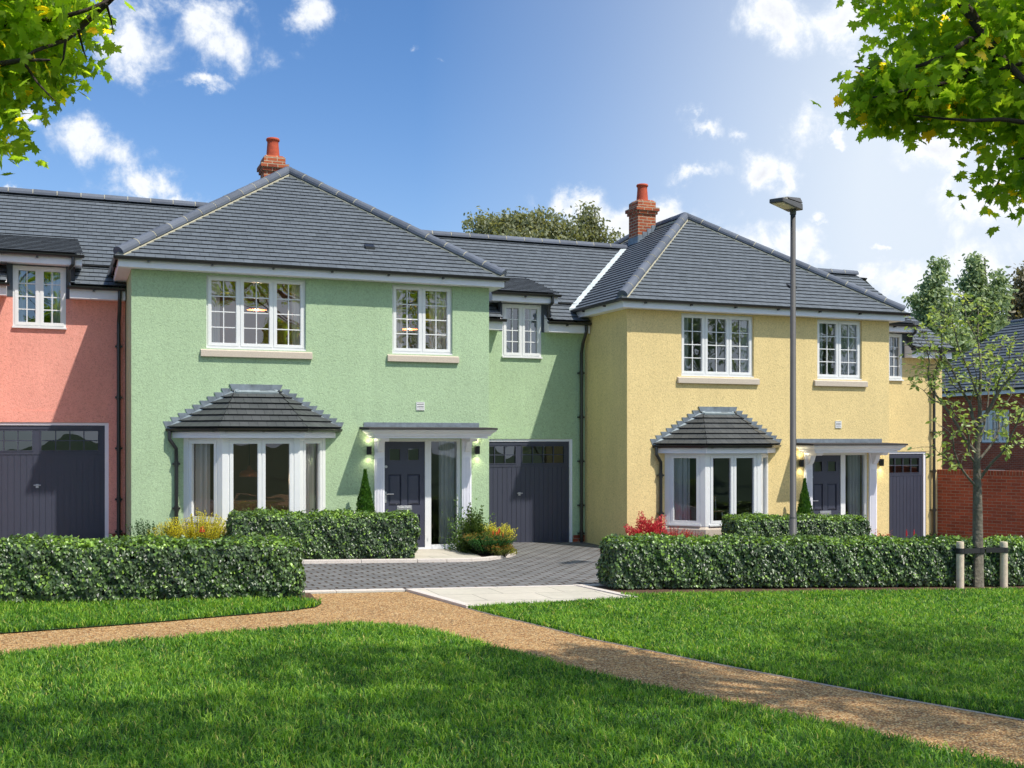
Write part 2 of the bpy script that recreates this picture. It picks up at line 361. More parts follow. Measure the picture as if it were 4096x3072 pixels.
def window(parent, P0, U, width, z0, z1, lights, cols, rows, curtains=(), name='window', cill=True, fr=.045, sash=.052, label=None, glass='glass', cdepth=.105):
    """window in a vertical plane; P0 = left bottom (x,y) of the outer face, U horizontal direction"""
    U = Vector((U[0], U[1], 0)).normalized(); Nv = Vector((U.y, -U.x, 0)); P = Vector((P0[0], P0[1], 0))
    def bx(mb, a, b, n0, n1, c, d, t=.5):
        q = [P+U*a+Nv*n1, P+U*b+Nv*n1, P+U*b+Nv*n0, P+U*a+Nv*n0]
        mb.hexa([(v.x, v.y, c) for v in q], [(v.x, v.y, d) for v in q], t)
    f = MB(); bx(f, 0, fr, -.07, 0, z0, z1); bx(f, width-fr, width, -.07, 0, z0, z1); bx(f, fr, width-fr, -.07, 0, z1-fr, z1); bx(f, fr, width-fr, -.07, 0, z0, z0+fr)
    lw = width/lights
    for i in range(1, lights): bx(f, i*lw-.018, i*lw+.018, -.07, .001, z0+fr, z1-fr)
    if cill: bx(f, -.012, width+.012, -.05, .05, z0-.028, z0+.001)
    w = f.build(name, M['upvc'], parent)
    if label: w['label'] = label
    for i in range(lights):
        a = i*lw+(fr-.012 if i == 0 else .01); b = (i+1)*lw-(fr-.012 if i == lights-1 else .01); c, d = z0+fr-.012, z1-fr+.012
        s = MB(); bx(s, a, a+sash, -.055, .014, c, d); bx(s, b-sash, b, -.055, .014, c, d); bx(s, a+sash, b-sash, -.055, .014, c, c+sash); bx(s, a+sash, b-sash, -.055, .014, d-sash, d)
        ga, gb, gc, gd = a+sash, b-sash, c+sash, d-sash
        # chamfer bead
        bx(s, ga, ga+.008, -.035, .006, gc, gd); bx(s, gb-.008, gb, -.035, .006, gc, gd)
        for k in range(1, cols): x = ga+(gb-ga)*k/cols; bx(s, x-.009, x+.009, -.028, -.012, gc, gd)
        for k in range(1, rows):
            z = gc+(gd-gc)*k/rows
            for q in range(cols):
                e0 = ga+(gb-ga)*q/cols+(.009 if q else 0); e1 = ga+(gb-ga)*(q+1)/cols-(.009 if q < cols-1 else 0)
                bx(s, e0, e1, -.028, -.012, z-.009, z+.009)
        s.build('sash', M['upvc'], w)
        g = MB(); q = [P+U*ga+Nv*-.034, P+U*gb+Nv*-.034]
        g.face([(q[0].x, q[0].y, gc), (q[1].x, q[1].y, gc), (q[1].x, q[1].y, gd), (q[0].x, q[0].y, gd)]); g.build('glass_pane', M[glass], w)
    for a, b in curtains:
        cu = MB(); n = max(12, int((b-a)*width/.02)); r = random.Random(int(a*100)+int(width*50)); ph = r.random()*6
        for k in range(n):
            u0, u1 = (a+(b-a)*k/n)*width, (a+(b-a)*(k+1)/n)*width
            def yy(u): return -cdepth+.028*math.sin(u*62+ph+1.3*math.sin(u*17))+.008*math.sin(u*140)
            p0 = P+U*u0+Nv*yy(u0); p1 = P+U*u1+Nv*yy(u1)
            cu.face([(p0.x, p0.y, z0+.01), (p1.x, p1.y, z0+.01), (p1.x, p1.y, z1+.03), (p0.x, p0.y, z1+.03)], .3+.7*abs(math.sin(u0*62+ph)))
        cu.build('curtain', M['curtain'], w, smooth=True)
    return w
def room(parent, x0, x1, y0, y1, z0, z1, mat='room'):
    m = MB(); a, b, c, d, e, f = x0, x1, y0, y1, z0, z1
    m.face([(a, d, e), (b, d, e), (b, d, f), (a, d, f)]); m.face([(a, c, e), (a, d, e), (a, d, f), (a, c, f)]); m.face([(b, c, e), (b, c, f), (b, d, f), (b, d, e)])
    m.face([(a, c, f), (a, d, f), (b, d, f), (b, c, f)]); m.face([(a, c, e), (b, c, e), (b, d, e), (a, d, e)], .5, 1)
    return m.build('room_lining', [M[mat], M['floorwood']], parent)
# ------------------------------------------------------------------ the terraced house
W, LY, LX = 6.54, 1.65, 9.38
TAN = .704
def gutter_run(mb, pts, r=.055):
    mb.tube(pts, r, n=8, arc=(math.pi-.05, 2*math.pi+.05), cap=True, up=(0, 0, 1), t=.5)
    mb.tube([Vector(p)+Vector((0, 0, .004)) for p in pts], r*.86, n=6, arc=(math.pi, 2*math.pi), cap=False, up=(0, 0, 1), t=0)
def house(loc, colour, label, group, chim, link_end=LX, last=False):
    root = empty('terraced_house', loc, label, 'house', group)
    rm = M['render_'+colour]
    # ---- walls
    w = MB()
    holes = [(1.247, 2.997, 3.74, 5.03), (4.61, 5.797, 3.743, 5.04), (4.457, 5.97, .06, 2.15), (.95, 3.26, .70, 2.2)]
    wall_panel(w, 0, W, .08, 5.06, 0, holes, .13, .26)
    for x, xi in ((0, .26), (W, W-.26)):
        w.face([(x, 0, .08), (x, 9, .08), (x, 9, 5.06), (x, 0, 5.06)]); w.face([(xi, .26, .08), (xi, 9, .08), (xi, 9, 5.06), (xi, .26, 5.06)])
    w.face([(0, 9, .08), (W, 9, .08), (W, 9, 5.06), (0, 9, 5.06)])
    w.hexa([(.86, .0, -.25), (1.443, -.58, -.25), (2.773, -.58, -.25), (3.354, 0, -.25)], [(.86, .0, .5), (1.443, -.58, .5), (2.773, -.58, .5), (3.354, 0, .5)])
    gh = (6.62, 9.09, -.3, 2.148)
    dh = (7.456, 8.346, 3.86, 4.42)
    wall_panel(w, W, link_end, .08, 4.42, LY, [gh, dh], .12, .22)
    w.box(W+.001, gh[1]+.14, LY-.006, LY+.01, 2.15, 2.36)
    if last:
        w.face([(link_end, LY, .08), (link_end, 7.6, .08), (link_end, 7.6, 4.42), (link_end, LY, 4.42)])
        w.face([(link_end, LY, 4.42), (link_end, 7.6, 4.42), (link_end, 4.47, 6.75)])
    w.face([(W, 7.6, .08), (link_end, 7.6, .08), (link_end, 7.6, 4.42), (W, 7.6, 4.42)])
    w.build('wall', rm, root)
    p = MB()
    wall_panel(p, 0, W, -.6, .08, .012, [(4.457, 5.97, -.02, .08)], .1)
    wall_panel(p, W, link_end, -.6, .08, LY+.012, [(6.62, 9.09, -.6, .08)], .1)
    p.face([(0.012, .012, -.6), (0.012, 9, -.6), (0.012, 9, .08), (0.012, .012, .08)]); p.face([(W-.012, .012, -.6), (W-.012, 9, -.6), (W-.012, 9, .08), (W-.012, .012, .08)])
    if last: p.face([(link_end-.012, LY+.012, -.6), (link_end-.012, 7.6, -.6), (link_end-.012, 7.6, .08), (link_end-.012, LY+.012, .08)])
    p.build('brick_plinth', M['brick'], root, uv=True)
    # ---- main roof
    e, ez, hw = .28, 5.22, 3.55; y0, y1 = -e, 9.28
    rf = MB(); L1 = y1-y0; wd = W+2*e
    tiles(rf, (-e, -e, ez), (1, 0), (0, 1), TAN, [(0, 0), (wd, 0), (hw, hw)], seed=1)
    tiles(rf, (-e, y1, ez), (0, -1), (1, 0), TAN, [(0, 0), (L1, 0), (L1-hw, hw), (hw, hw)], seed=2)
    tiles(rf, (W+e, -e, ez), (0, 1), (-1, 0), TAN, [(0, 0), (L1, 0), (L1-hw, hw), (hw, hw)], seed=3)
    tiles(rf, (W+e, y1, ez), (-1, 0), (0, -1), TAN, [(0, 0), (wd, 0), (hw, hw)], seed=4)
    roof = rf.build('roof', [M['tile'], M['under']], root)
    cx = W/2; az = ez+TAN*hw+.035; rt = MB(); mo = rt
    ap = (cx, hw-e, az); bp = (cx, y1-hw, az)
    ridge(rt, mo, (-e+.06, -e+.06, ez+.07), ap); ridge(rt, mo, (W+e-.06, -e+.06, ez+.07), ap, seed=5); ridge(rt, mo, ap, bp, seed=6)
    ridge(rt, mo, (-e, y1, ez+.05), bp); ridge(rt, mo, (W+e, y1, ez+.05), bp)
    rt.lathe((ap[0], ap[1], ap[2]), [(.115, -.05), (.11, .03), (.08, .085), (0, .11)], 10)
    rt.build('ridge_tiles', [M['ridge'], M['mortar']], roof, smooth=False)
    v = MB(); vx, vy = 4.30, .485; vz = ez+TAN*(vy+e)
    s0 = .16/math.sqrt(1+TAN*TAN)
    v.hexa([(vx-.09, vy-s0/2, vz-TAN*s0/2+.02), (vx+.09, vy-s0/2, vz-TAN*s0/2+.02), (vx+.09, vy+s0/2, vz+TAN*s0/2+.02), (vx-.09, vy+s0/2, vz+TAN*s0/2+.02)],
           [(vx-.09, vy-s0/2, vz-TAN*s0/2+.075), (vx+.09, vy-s0/2, vz-TAN*s0/2+.075), (vx+.09, vy+s0/2, vz+TAN*s0/2+.05), (vx-.09, vy+s0/2, vz+TAN*s0/2+.05)])
    v.build('roof_vent', M['black'], roof)
    # ---- fascia and soffit
    fs = MB(); o = .22
    fs.box(-o, W+o, -.25, -.225, 5.055, 5.20); fs.box(-o, -o+.025, -.225, 9.2, 5.055, 5.20); fs.box(W+o-.025, W+o, -.225, 9.2, 5.055, 5.20)
    fs.box(-o+.025, W+o-.025, -.225, .002, 5.062, 5.075); fs.box(-o+.025, .002, .002, 9.2, 5.062, 5.075); fs.box(W-.002, W+o-.025, .002, 9.2, 5.062, 5.075)
    fe = LX-.01 if not last else link_end+.05
    for a, b in ((W+.0, 7.36), (8.41, fe)):
        fs.box(a, b, LY-.27, LY-.245, 4.41, 4.60); fs.box(a, b, LY-.245, LY+.002, 4.418, 4.43)
    fs.hexa([(8.41, LY-.245, 4.43), (8.43, LY-.245, 4.43), (8.43, LY, 4.43), (8.41, LY, 4.43)], [(8.41, LY-.245, 4.62), (8.43, LY-.245, 4.62), (8.43, LY, 4.80), (8.41, LY, 4.80)])
    fs.hexa([(7.34, LY-.245, 4.43), (7.36, LY-.245, 4.43), (7.36, LY, 4.43), (7.34, LY, 4.43)], [(7.34, LY-.245, 4.62), (7.36, LY-.245, 4.62), (7.36, LY, 4.80), (7.34, LY, 4.80)])
    fs.box(7.13, 8.62, LY-.27, LY-.245, 5.01, 5.165); fs.box(7.13, 8.62, LY-.245, LY+.25, 5.018, 5.03)
    for a in (7.13, 8.60):
        fs.hexa([(a, LY-.245, 5.03), (a+.02, LY-.245, 5.03), (a+.02, LY+.3, 5.03), (a, LY+.3, 5.03)], [(a, LY-.245, 5.2), (a+.02, LY-.245, 5.2), (a+.02, LY+.3, 5.36), (a, LY+.3, 5.36)])
    fs.build('fascia', M['white'], root, bevel=.003)
    # ---- link roof
    lf = MB(); ly, lz = 1.37, 4.66; run = 3.10; org = (0, ly, lz)
    xe = link_end+.12 if last else LX
    tiles(lf, org, (1, 0), (0, 1), TAN, [(W+.0, 0), (7.36, 0), (7.36, run), (W+.0, run)], seed=7)
    tiles(lf, org, (1, 0), (0, 1), TAN, [(7.36, 1.05), (8.5, 1.05), (8.5, run), (7.36, run)], seed=8)
    if last: tiles(lf, org, (1, 0), (0, 1), TAN, [(8.5, 0), (xe, 0), (xe-.42, run), (8.5, run)], seed=9)
    else:
        tiles(lf, org, (1, 0), (0, 1), TAN, [(8.5, 0), (xe, 0), (xe, run), (8.5, run)], seed=9)
        tiles(lf, org, (1, 0), (0, 1), TAN, [(LX, .55), (11.95, run), (LX, run)], seed=10)
    tiles(lf, org, (1, 0), (0, 1), TAN, [(W, .95), (W, run), (4.4, run)], seed=11)
    tiles(lf, (0, ly+2*run, lz), (-1, 0), (0, -1), TAN, [(-(xe if last else 11.9), run*.98), (-(xe if last else 9.3), 0), (-W, 0), (-4.4, run)], seed=12)
    lroof = lf.build('link_roof', [M['tile'], M['under']], root)
    rt = MB(); mo = rt; rz = lz+TAN*run+.03
    ridge(rt, mo, (4.5, ly+run, rz), (xe-.42 if last else 11.85, ly+run, rz), seed=9, bed=False)
    rt.build('ridge_tiles', [M['ridge'], M['mortar']], lroof)
    if not last:                               # pale valley liner against the next roof
        vl = MB(); r2 = random.Random(4)
        n = 22; A = Vector((LX-.27, ly+.36, lz+.36*TAN+.03)); B = Vector((11.78, ly+run-.05, lz+TAN*(run-.05)+.03))
        for k in range(3 if colour == 'pink' else 0, n):
            a = A+(B-A)*(k/n); b = A+(B-A)*((k+.96)/n); q = .05+.012*(k % 2)
            vl.hexa([(a.x-q-.02, a.y+.0, a.z-.03), (a.x+.06, a.y-.02, a.z-.03), (b.x+.06, b.y-.02, b.z-.03), (b.x-q-.02, b.y, b.z-.03)],
                    [(a.x-q-.02, a.y, a.z+.03), (a.x+.06, a.y-.02, a.z+.035), (b.x+.06, b.y-.02, b.z+.035), (b.x-q-.02, b.y, b.z+.03)])
        vl.build('valley_liner', M['valley'], lroof)
    # ---- dormer
    dr = MB(); dt = .335; drun = 1.63
    tiles(dr, (0, ly, 5.225), (1, 0), (0, 1), dt, [(7.11, 0), (8.64, 0), (8.55, drun), (7.11, drun)], gauge=.15, seed=13)
    d = dr.build('dormer_roof', [M['tile'], M['under']], root)
    for x, x0, x1 in ((7.36, 7.36, 7.456), (8.50, 8.346, 8.50)):
        ck = MB(); ck.box(x0, x1, LY-.01, LY+.05, 4.42, 5.02); ck.face([(x, LY+.05, 4.42), (x, 3.0, 5.80), (x, LY, 5.28), (x, LY-.2, 5.03)])
        ck.build('lead_cheek', M['lead_dark'], d)
    ck = MB(); ck.box(8.41, 8.58, LY-.26, LY-.02, 4.705, 4.715); ck.build('lead_slate', M['lead'], d)
    # ---- gutters and pipes
    g = MB()
    gy, gzz = -.305, 5.225
    gutter_run(g, [(-.28, 2.6 if not last else 2.6, gzz), (-.28, gy, gzz), (W+.28, gy, gzz), (W+.28, 2.2, gzz)])
    k = .25
    while k < W: g.box(k, k+.03, gy-.02, -.25, 5.145, 5.175); k += 1.05
    for yy in (.5, 1.5): g.box(-.28, -.22, yy, yy+.03, 5.145, 5.175)
    for a, b in ((W+.02, 7.42), (8.37, fe-.01 if not last else fe+.04)): gutter_run(g, [(a, LY-.325, 4.625), (b, LY-.325, 4.625)])
    gutter_run(g, [(7.11, LY-.325, 5.19), (8.66, LY-.325, 5.19)])
    g.box(7.85, 7.88, LY-.345, LY-.27, 5.105, 5.14); g.box(8.8, 8.83, LY-.345, LY-.27, 4.54, 4.575)
    g.build('gutter', M['black'], root)
    dp = MB()
    dp.tube([(8.47, LY-.325, 5.16), (8.47, LY-.325, 5.02), (8.40, LY-.27, 4.93), (8.40, LY-.25, 4.70)], .034, n=8)
    dp.build('downpipe', M['black'], root); dp = MB()
    dp.tube([(-.27, 1.95, 5.19), (-.27, 1.95, 4.93)], .036, n=8)
    dp.build('gutter_outlet', M['black'], root); dp = MB()
    dp.tube([(9.27, LY-.30, 4.60), (9.27, LY-.30, 4.44), (9.27, LY-.12, 4.20) if not last else (9.3, LY-.2, 4.3), (9.26, LY-.075, 4.0), (9.26, LY-.075, -.12)], .036, n=10)
    for z in (3.55, 2.6, 1.65, .7, .1): dp.box(9.26-.065, 9.26+.065, LY-.10, LY, z, z+.035); dp.tube([(9.26, LY-.075, z-.03), (9.26, LY-.075, z+.065)], .043, n=10)
    dp.build('downpipe', M['black'], root)
    # ---- chimney
    c0, c1 = chim; cy0, cy1 = 4.5, 4.98; ch = MB()
    ch.box(c0, c1, cy0, cy1, 6.6, 8.03); ch.box(c0-.035, c1+.035, cy0-.035, cy1+.035, 8.03, 8.105); ch.box(c0-.07, c1+.07, cy0-.07, cy1+.07, 8.105, 8.19); ch.box(c0, c1, cy0, cy1, 8.19, 8.34)
    ch.hexa([(c0, cy0, 8.34), (c1, cy0, 8.34), (c1, cy1, 8.34), (c0, cy1, 8.34)], [(c0+.06, cy0+.06, 8.39), (c1-.06, cy0+.06, 8.39), (c1-.06, cy1-.06, 8.39), (c0+.06, cy1-.06, 8.39)])
    chm = ch.build('chimney', M['brick_lit'], root, uv=True)
    pm = MB(); pm.lathe(((c0+c1)/2, (cy0+cy1)/2, 8.38), [(.15, 0), (.145, .05), (.125, .30), (.125, .36), (.145, .37), (.15, .40), (.135, .425), (.105, .42), (.10, .2)], 20)
    pm.build('chimney_pot', M['terra'], chm, smooth=True)
    fl = MB(); zc = 7.0; fl.box(c0-.012, c1+.012, cy0-.012, cy1+.012, 6.75, ez+TAN*(c0+e)+.17)
    for k in range(4):
        a = c0+(c1-c0)*k/4; zz = ez+TAN*(min(a+.12, W/2)+e); fl.box(a, a+(c1-c0)/4+.01, cy0-.016, cy0-.002, zz-.1, zz+.11)
    fl.build('lead_flashing', M['lead'], chm)
    # ---- windows
    window(root, (1.247, .055), (1, 0), 1.75, 3.765, 5.03, 3, 2, 4, [(.0, .14), (.87, 1)])
    window(root, (4.61, .055), (1, 0), 1.187, 3.77, 5.04, 2, 2, 4, [(.0, .2), (.66, 1)])
    window(root, (7.456, LY+.0), (1, 0), .89, 3.885, 4.99, 2, 2, 4, [(0, .22), (.7, 1)])
    for a, b in ((1.145, 3.105), (4.51, 5.914)):
        s = MB(); s.hexa([(a, -.06, 3.593), (b, -.06, 3.593), (b, .03, 3.593), (a, .03, 3.593)], [(a, -.06, 3.705), (b, -.06, 3.705), (b, .03, 3.735), (a, .03, 3.735)])
        s.build('window_sill', M['stone'], root, bevel=.006)
    vt = MB(); a, b, c, d2 = 5.075, 5.235, 2.69, 2.845
    vt.box(a, b, -.018, 0, c, c+.014); vt.box(a, b, -.018, 0, d2-.014, d2); vt.box(a, a+.014, -.018, 0, c+.014, d2-.014); vt.box(b-.014, b, -.018, 0, c+.014, d2-.014)
    vt.face([(a+.014, -.002, c), (b-.014, -.002, c), (b-.014, -.002, d2), (a+.014, -.002, d2)], .5, 1)
    for k in range(4): z = c+.026+k*.031; vt.hexa([(a+.014, -.02, z-.008), (b-.014, -.02, z-.008), (b-.014, -.004, z+.004), (a+.014, -.004, z+.004)], [(a+.014, -.02, z), (b-.014, -.02, z), (b-.014, -.004, z+.012), (a+.014, -.004, z+.012)])
    vt.build('air_vent', [M['upvc'], M['rubber']], root)
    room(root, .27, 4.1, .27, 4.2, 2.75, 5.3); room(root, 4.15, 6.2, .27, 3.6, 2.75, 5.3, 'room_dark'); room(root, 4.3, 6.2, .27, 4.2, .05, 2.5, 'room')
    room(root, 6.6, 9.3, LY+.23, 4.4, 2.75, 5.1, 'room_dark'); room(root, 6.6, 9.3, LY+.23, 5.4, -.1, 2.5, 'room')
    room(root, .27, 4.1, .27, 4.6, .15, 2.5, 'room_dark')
    # ---- bay window
    bay = MB()
    pts = [(.86, 0), (1.443, -.6), (2.773, -.6), (3.354, 0)]
    segs = [(pts[i], pts[i+1]) for i in range(3)]
    zb, zt = .70, 2.165
    for (x, y), rr in zip(pts, (.09, .085, .085, .09)):
        pass
    def prism(mb, P0, P1, a, b, n0, n1, c, d):
        U = (Vector((P1[0]-P0[0], P1[1]-P0[1], 0))).normalized(); Nv = Vector((U.y, -U.x, 0)); P = Vector((P0[0], P0[1], 0))
        q = [P+U*a+Nv*n1, P+U*b+Nv*n1, P+U*b+Nv*n0, P+U*a+Nv*n0]; mb.hexa([(v.x, v.y, c) for v in q], [(v.x, v.y, d) for v in q])
    for (A, B) in segs:
        Ls = math.dist(A, B)
        prism(bay, A, B, .0, .10, -.10, .0, zb, zt); prism(bay, A, B, Ls-.10, Ls, -.10, .0, zb, zt)
        prism(bay, A, B, .10, Ls-.10, -.10, -.02, zt-.02, zt+.02)
    b0 = bay.build('bay_window', M['upvc'], root)
    for i, (A, B) in enumerate(segs):
        Ls = math.dist(A, B); U = Vector((B[0]-A[0], B[1]-A[1])).normalized(); o = (A[0]+U.x*.10-U.y*-.0, A[1]+U.y*.10)
        nv = Vector((U.y, -U.x)); o = (o[0]-nv.x*.012, o[1]-nv.y*.012)
        cu = [(.08, .62)] if i == 0 else ([(.2, .85)] if i == 2 else [])
        # sub-parts sit directly under the bay
        before = set(bpy.data.objects)
        ww = window(b0, o, (U.x, U.y), Ls-.20, zb+.03, zt-.02, 2 if i == 1 else 1, 1, 1, cu, name='frame', fr=.04, sash=.05, glass='glass_low')
        for ob in [q for q in bpy.data.objects if q not in before]:
            if ob.parent == ww: ob.parent = b0
    st = MB()
    def ringpts(off, z):
        t = math.tan(R(22.5))*off; dg = off/math.sqrt(2)
        return [(.86-off*1.414, 0, z), (1.443-t, -.6-off, z), (2.773+t, -.6-off, z), (3.354+off*1.414, 0, z)]
    r1, r2, r3 = ringpts(.045, .50), ringpts(.045, .64), ringpts(-.03, .715)
    st.hexa(r1, r2); st.hexa([(a, b, .6405) for a, b, c in ringpts(.04, 0)], r3)
    st.build('stone_sill', M['stone'], b0, bevel=.004)
    fb = MB(); ra, rb = ringpts(.13, 2.165), ringpts(.13, 2.29); fb.hexa(ra, rb); fb.build('bay_fascia', M['white'], b0)
    br = MB()
    tiles(br, (0, -.79, 2.34), (1, 0), (0, 1), .66/.79, [(1.36, 0), (2.856, 0), (2.49, .79), (1.75, .79)], gauge=.165, width=.155, th=.03, seed=20)
    tiles(br, (.60, 0, 2.34), (.7071, -.7071), (.7071, .7071), .66/.79, [(0, 0), (1.095, 0), (.81, .81)], gauge=.165, width=.155, th=.03, seed=21)
    tiles(br, (2.856, -.79, 2.34), (.7071, .7071), (-.7071, .7071), .66/.79, [(0, 0), (1.095, 0), (.285, .81)], gauge=.165, width=.155, th=.03, seed=22)
    brf = br.build('bay_roof', [M['tile_dark'], M['under']], root)
    ld = MB(); n = 9                                     # stepped flashing on the wall
    for s in (0, 1):
        def X(x): return x if s == 0 else 4.214-x
        def zr(x): return 2.34+(x-.62)*.587
        for k in range(n):
            xk = .518+k*.1225; zk = 2.455+k*.0735; q = .010+.0012*k
            f4 = [(X(xk), zk), (X(xk+.15), zk), (X(xk+.19), zr(xk+.19)-.02), (X(xk+.07), zr(xk+.07)-.02)]
            ld.hexa([(x, -.001, z) for x, z in f4], [(x, -q, z) for x, z in f4])
    ld.hexa([(1.70, -.001, 2.98), (2.514, -.001, 2.98), (2.575, -.001, 3.12), (1.64, -.001, 3.12)], [(1.70, -.026, 2.98), (2.514, -.026, 2.98), (2.575, -.026, 3.12), (1.64, -.026, 3.12)])
    ld.build('lead_flashing', M['lead'], brf)
    l2 = MB()
    for s in (0, 1):
        def X(x): return x if s == 0 else 4.214-x
        l2.hexa([(X(.60), -.02, 2.33), (X(.68), -.05, 2.33), (X(1.80), -.05, 2.99), (X(1.73), -.02, 2.98)], [(X(.60), -.02, 2.365), (X(.68), -.05, 2.37), (X(1.80), -.05, 3.03), (X(1.73), -.02, 3.03)])
    l2.hexa([(1.75, -.075, 2.945), (2.46, -.075, 2.945), (2.48, -.02, 2.99), (1.73, -.02, 2.99)], [(1.75, -.085, 2.98), (2.46, -.085, 2.98), (2.48, -.02, 3.02), (1.73, -.02, 3.02)])
    l2.build('lead_saddle', M['lead_light'], brf)
    gb = MB(); rg = ringpts(.19, 2.325); gutter_run(gb, rg, .055)
    for i in range(3):
        A, B = Vector(rg[i]), Vector(rg[i+1]); 
        for f in (.12, .9) if i != 1 else (.08, .5, .92): p1 = A+(B-A)*f; d1 = (B-A).normalized()*.02; gb.tube([p1-d1, p1+d1], .06, n=8, arc=(math.pi, 2*math.pi), cap=False, up=(0, 0, 1))
    gb.build('gutter', M['black'], brf)
    dq = MB(); dq.tube([(.62, -.08, 2.29), (.62, -.09, 2.14), (.73, -.07, 1.98), (.735, -.06, 1.85), (.735, -.06, -.05)], .034, n=10)
    for z in (1.7, .93): dq.box(.67, .80, -.08, 0, z, z+.035); dq.tube([(.735, -.06, z-.03), (.735, -.06, z+.06)], .041, n=10)
    dq.build('downpipe', M['black'], root)
    # ---- porch
    cn = MB(); xa, xb = 4.16, 6.32
    prof = [(.02, 2.16), (.52, 2.16), (.52, 2.20), (.56, 2.205), (.575, 2.24), (.61, 2.27), (.64, 2.285), (.655, 2.315)]
    for k in range(len(prof)-1):
        d0, z0 = prof[k]; d1, z1 = prof[k+1]
        if k == 0: continue
        e0, e1 = d0-.45, d1-.45
        cn.hexa([(xa-e0+.07, -d0, z0), (xb+e0-.07, -d0, z0), (xb+e0-.07, -.001, z0), (xa-e0+.07, -.001, z0)], [(xa-e1+.07, -d1, z1), (xb+e1-.07, -d1, z1), (xb+e1-.07, -.001, z1), (xa-e1+.07, -.001, z1)])
    pc = cn.build('porch_canopy', M['white'], root)
    ft = MB(); ft.hexa([(3.985, -.70, 2.317), (6.455, -.70, 2.317), (6.455, -.001, 2.325), (3.985, -.001, 2.325)], [(3.985, -.70, 2.352), (6.455, -.70, 2.352), (6.455, -.001, 2.372), (3.985, -.001, 2.372)])
    ft.build('felt_roof', M['felt'], pc, bevel=.004)
    lf2 = MB(); lf2.box(4.065, 6.33, -.016, -.001, 2.37, 2.457); lf2.build('lead_flashing', M['lead'], pc)
    for a in (4.262, 5.975):
        pl = MB(); pl.box(a, a+.19, -.05, -.001, .02, 2.158)
        for k in range(5): x = a+.03+k*.0285; pl.box(x, x+.016, -.062, -.0505, .14, 1.80)
        pl.box(a-.006, a+.196, -.07, -.0505, .02, .12); pl.box(a+.03, a+.16, -.058, -.0505, 1.86, 2.0)
        pl.hexa([(a+.04, -.0505, 1.90), (a+.15, -.0505, 1.90), (a+.15, -.12, 1.92), (a+.04, -.12, 1.92)], [(a+.04, -.0505, 1.985), (a+.15, -.0505, 1.985), (a+.15, -.17, 1.985), (a+.04, -.17, 1.985)])
        pl.hexa([(a+.04, -.0505, 1.986), (a+.15, -.0505, 1.986), (a+.15, -.17, 1.986), (a+.04, -.17, 1.986)], [(a+.04, -.0505, 2.10), (a+.15, -.0505, 2.10), (a+.15, -.22, 2.10), (a+.04, -.22, 2.10)])
        pl.hexa([(a+.02, -.0505, 2.101), (a+.17, -.0505, 2.101), (a+.17, -.40, 2.101), (a+.02, -.40, 2.101)], [(a+.02, -.0505, 2.158), (a+.17, -.0505, 2.158), (a+.17, -.45, 2.158), (a+.02, -.45, 2.158)])
        pl.build('pilaster', M['white'], pc, bevel=.003)
    df = MB(); yo = .06
    df.box(4.452, 4.50-.04, yo-.02, yo+.08, .06, 2.158); df.box(5.262, 5.385, yo-.02, yo+.08, .06, 2.1); df.box(5.905, 5.975, yo-.02, yo+.08, .06, 2.1)
    df.box(4.46, 5.975, yo-.02, yo+.08, 2.1, 2.158); df.box(4.46, 5.262, yo-.04, yo+.08, .06, .10); df.box(5.385, 5.905, yo-.03, yo+.08, .06, .14)
    dfo = df.build('door_frame', M['upvc'], root, bevel=.003)
    gp = MB(); gp.face([(5.385, yo+.03, .14), (5.905, yo+.03, .14), (5.905, yo+.03, 2.1), (5.385, yo+.03, 2.1)]); gp.build('glass_pane', M['glass_low'], dfo)
    cu = MB(); n = 26
    for k in range(n):
        u0, u1 = 5.60+.30*k/n, 5.60+.30*(k+1)/n
        cu.face([(u0, yo+.16+.028*math.sin(u0*70), .1), (u1, yo+.16+.028*math.sin(u1*70), .1), (u1, yo+.16+.028*math.sin(u1*70), 2.15), (u0, yo+.16+.028*math.sin(u0*70), 2.15)], .3+.7*abs(math.sin(u0*70)))
    cu.build('curtain', M['curtain'], dfo, smooth=True)
    # door leaf with six panels
    dl = MB(); dx0, dx1, dz0, dz1 = 4.462, 5.26, .10, 2.098; yf = yo
    px = [(4.555, 4.80), (4.915, 5.165)]; pz = [(.24, .72), (.90, 1.48), (1.73, 1.985)]
    wall_panel(dl, dx0, dx1, dz0, dz1, yf, [(a, b, c, d) for a, b in px for c, d in pz], .028)
    for a, b in px:
        for c, d in pz[:2]:
            q = yf+.028; i = .04
            o4 = [(a, q, c), (b, q, c), (b, q, d), (a, q, d)]; i4 = [(a+i, q-.022, c+i), (b-i, q-.022, c+i), (b-i, q-.022, d-i), (a+i, q-.022, d-i)]
            for k in range(4): dl.face([o4[k], o4[(k+1) % 4], i4[(k+1) % 4], i4[k]])
            dl.face(i4)
    door = dl.build('front_door', M['blue'], root)
    for a, b in px:
        gg = MB(); gg.face([(a+.015, yf+.02, 1.745), (b-.015, yf+.02, 1.745), (b-.015, yf+.02, 1.97), (a+.015, yf+.02, 1.97)]); gg.build('glass_pane', M['glass_dark'], door)
        bd = MB(); i = .022; bd.box(a, a+i, yf-.004, yf+.018, 1.73, 1.985); bd.box(b-i, b, yf-.004, yf+.018, 1.73, 1.985); bd.box(a+i, b-i, yf-.004, yf+.018, 1.73, 1.752); bd.box(a+i, b-i, yf-.004, yf+.018, 1.963, 1.985); bd.build('glazing_bead', M['blue'], door)
    lb = MB(); lb.box(4.715, 5.01, yf-.014, yf-.001, .815, .895); lb.box(4.745, 4.98, yf-.02, yf-.014, .845, .87); lb.build('letter_box', M['steel'], door, bevel=.003)
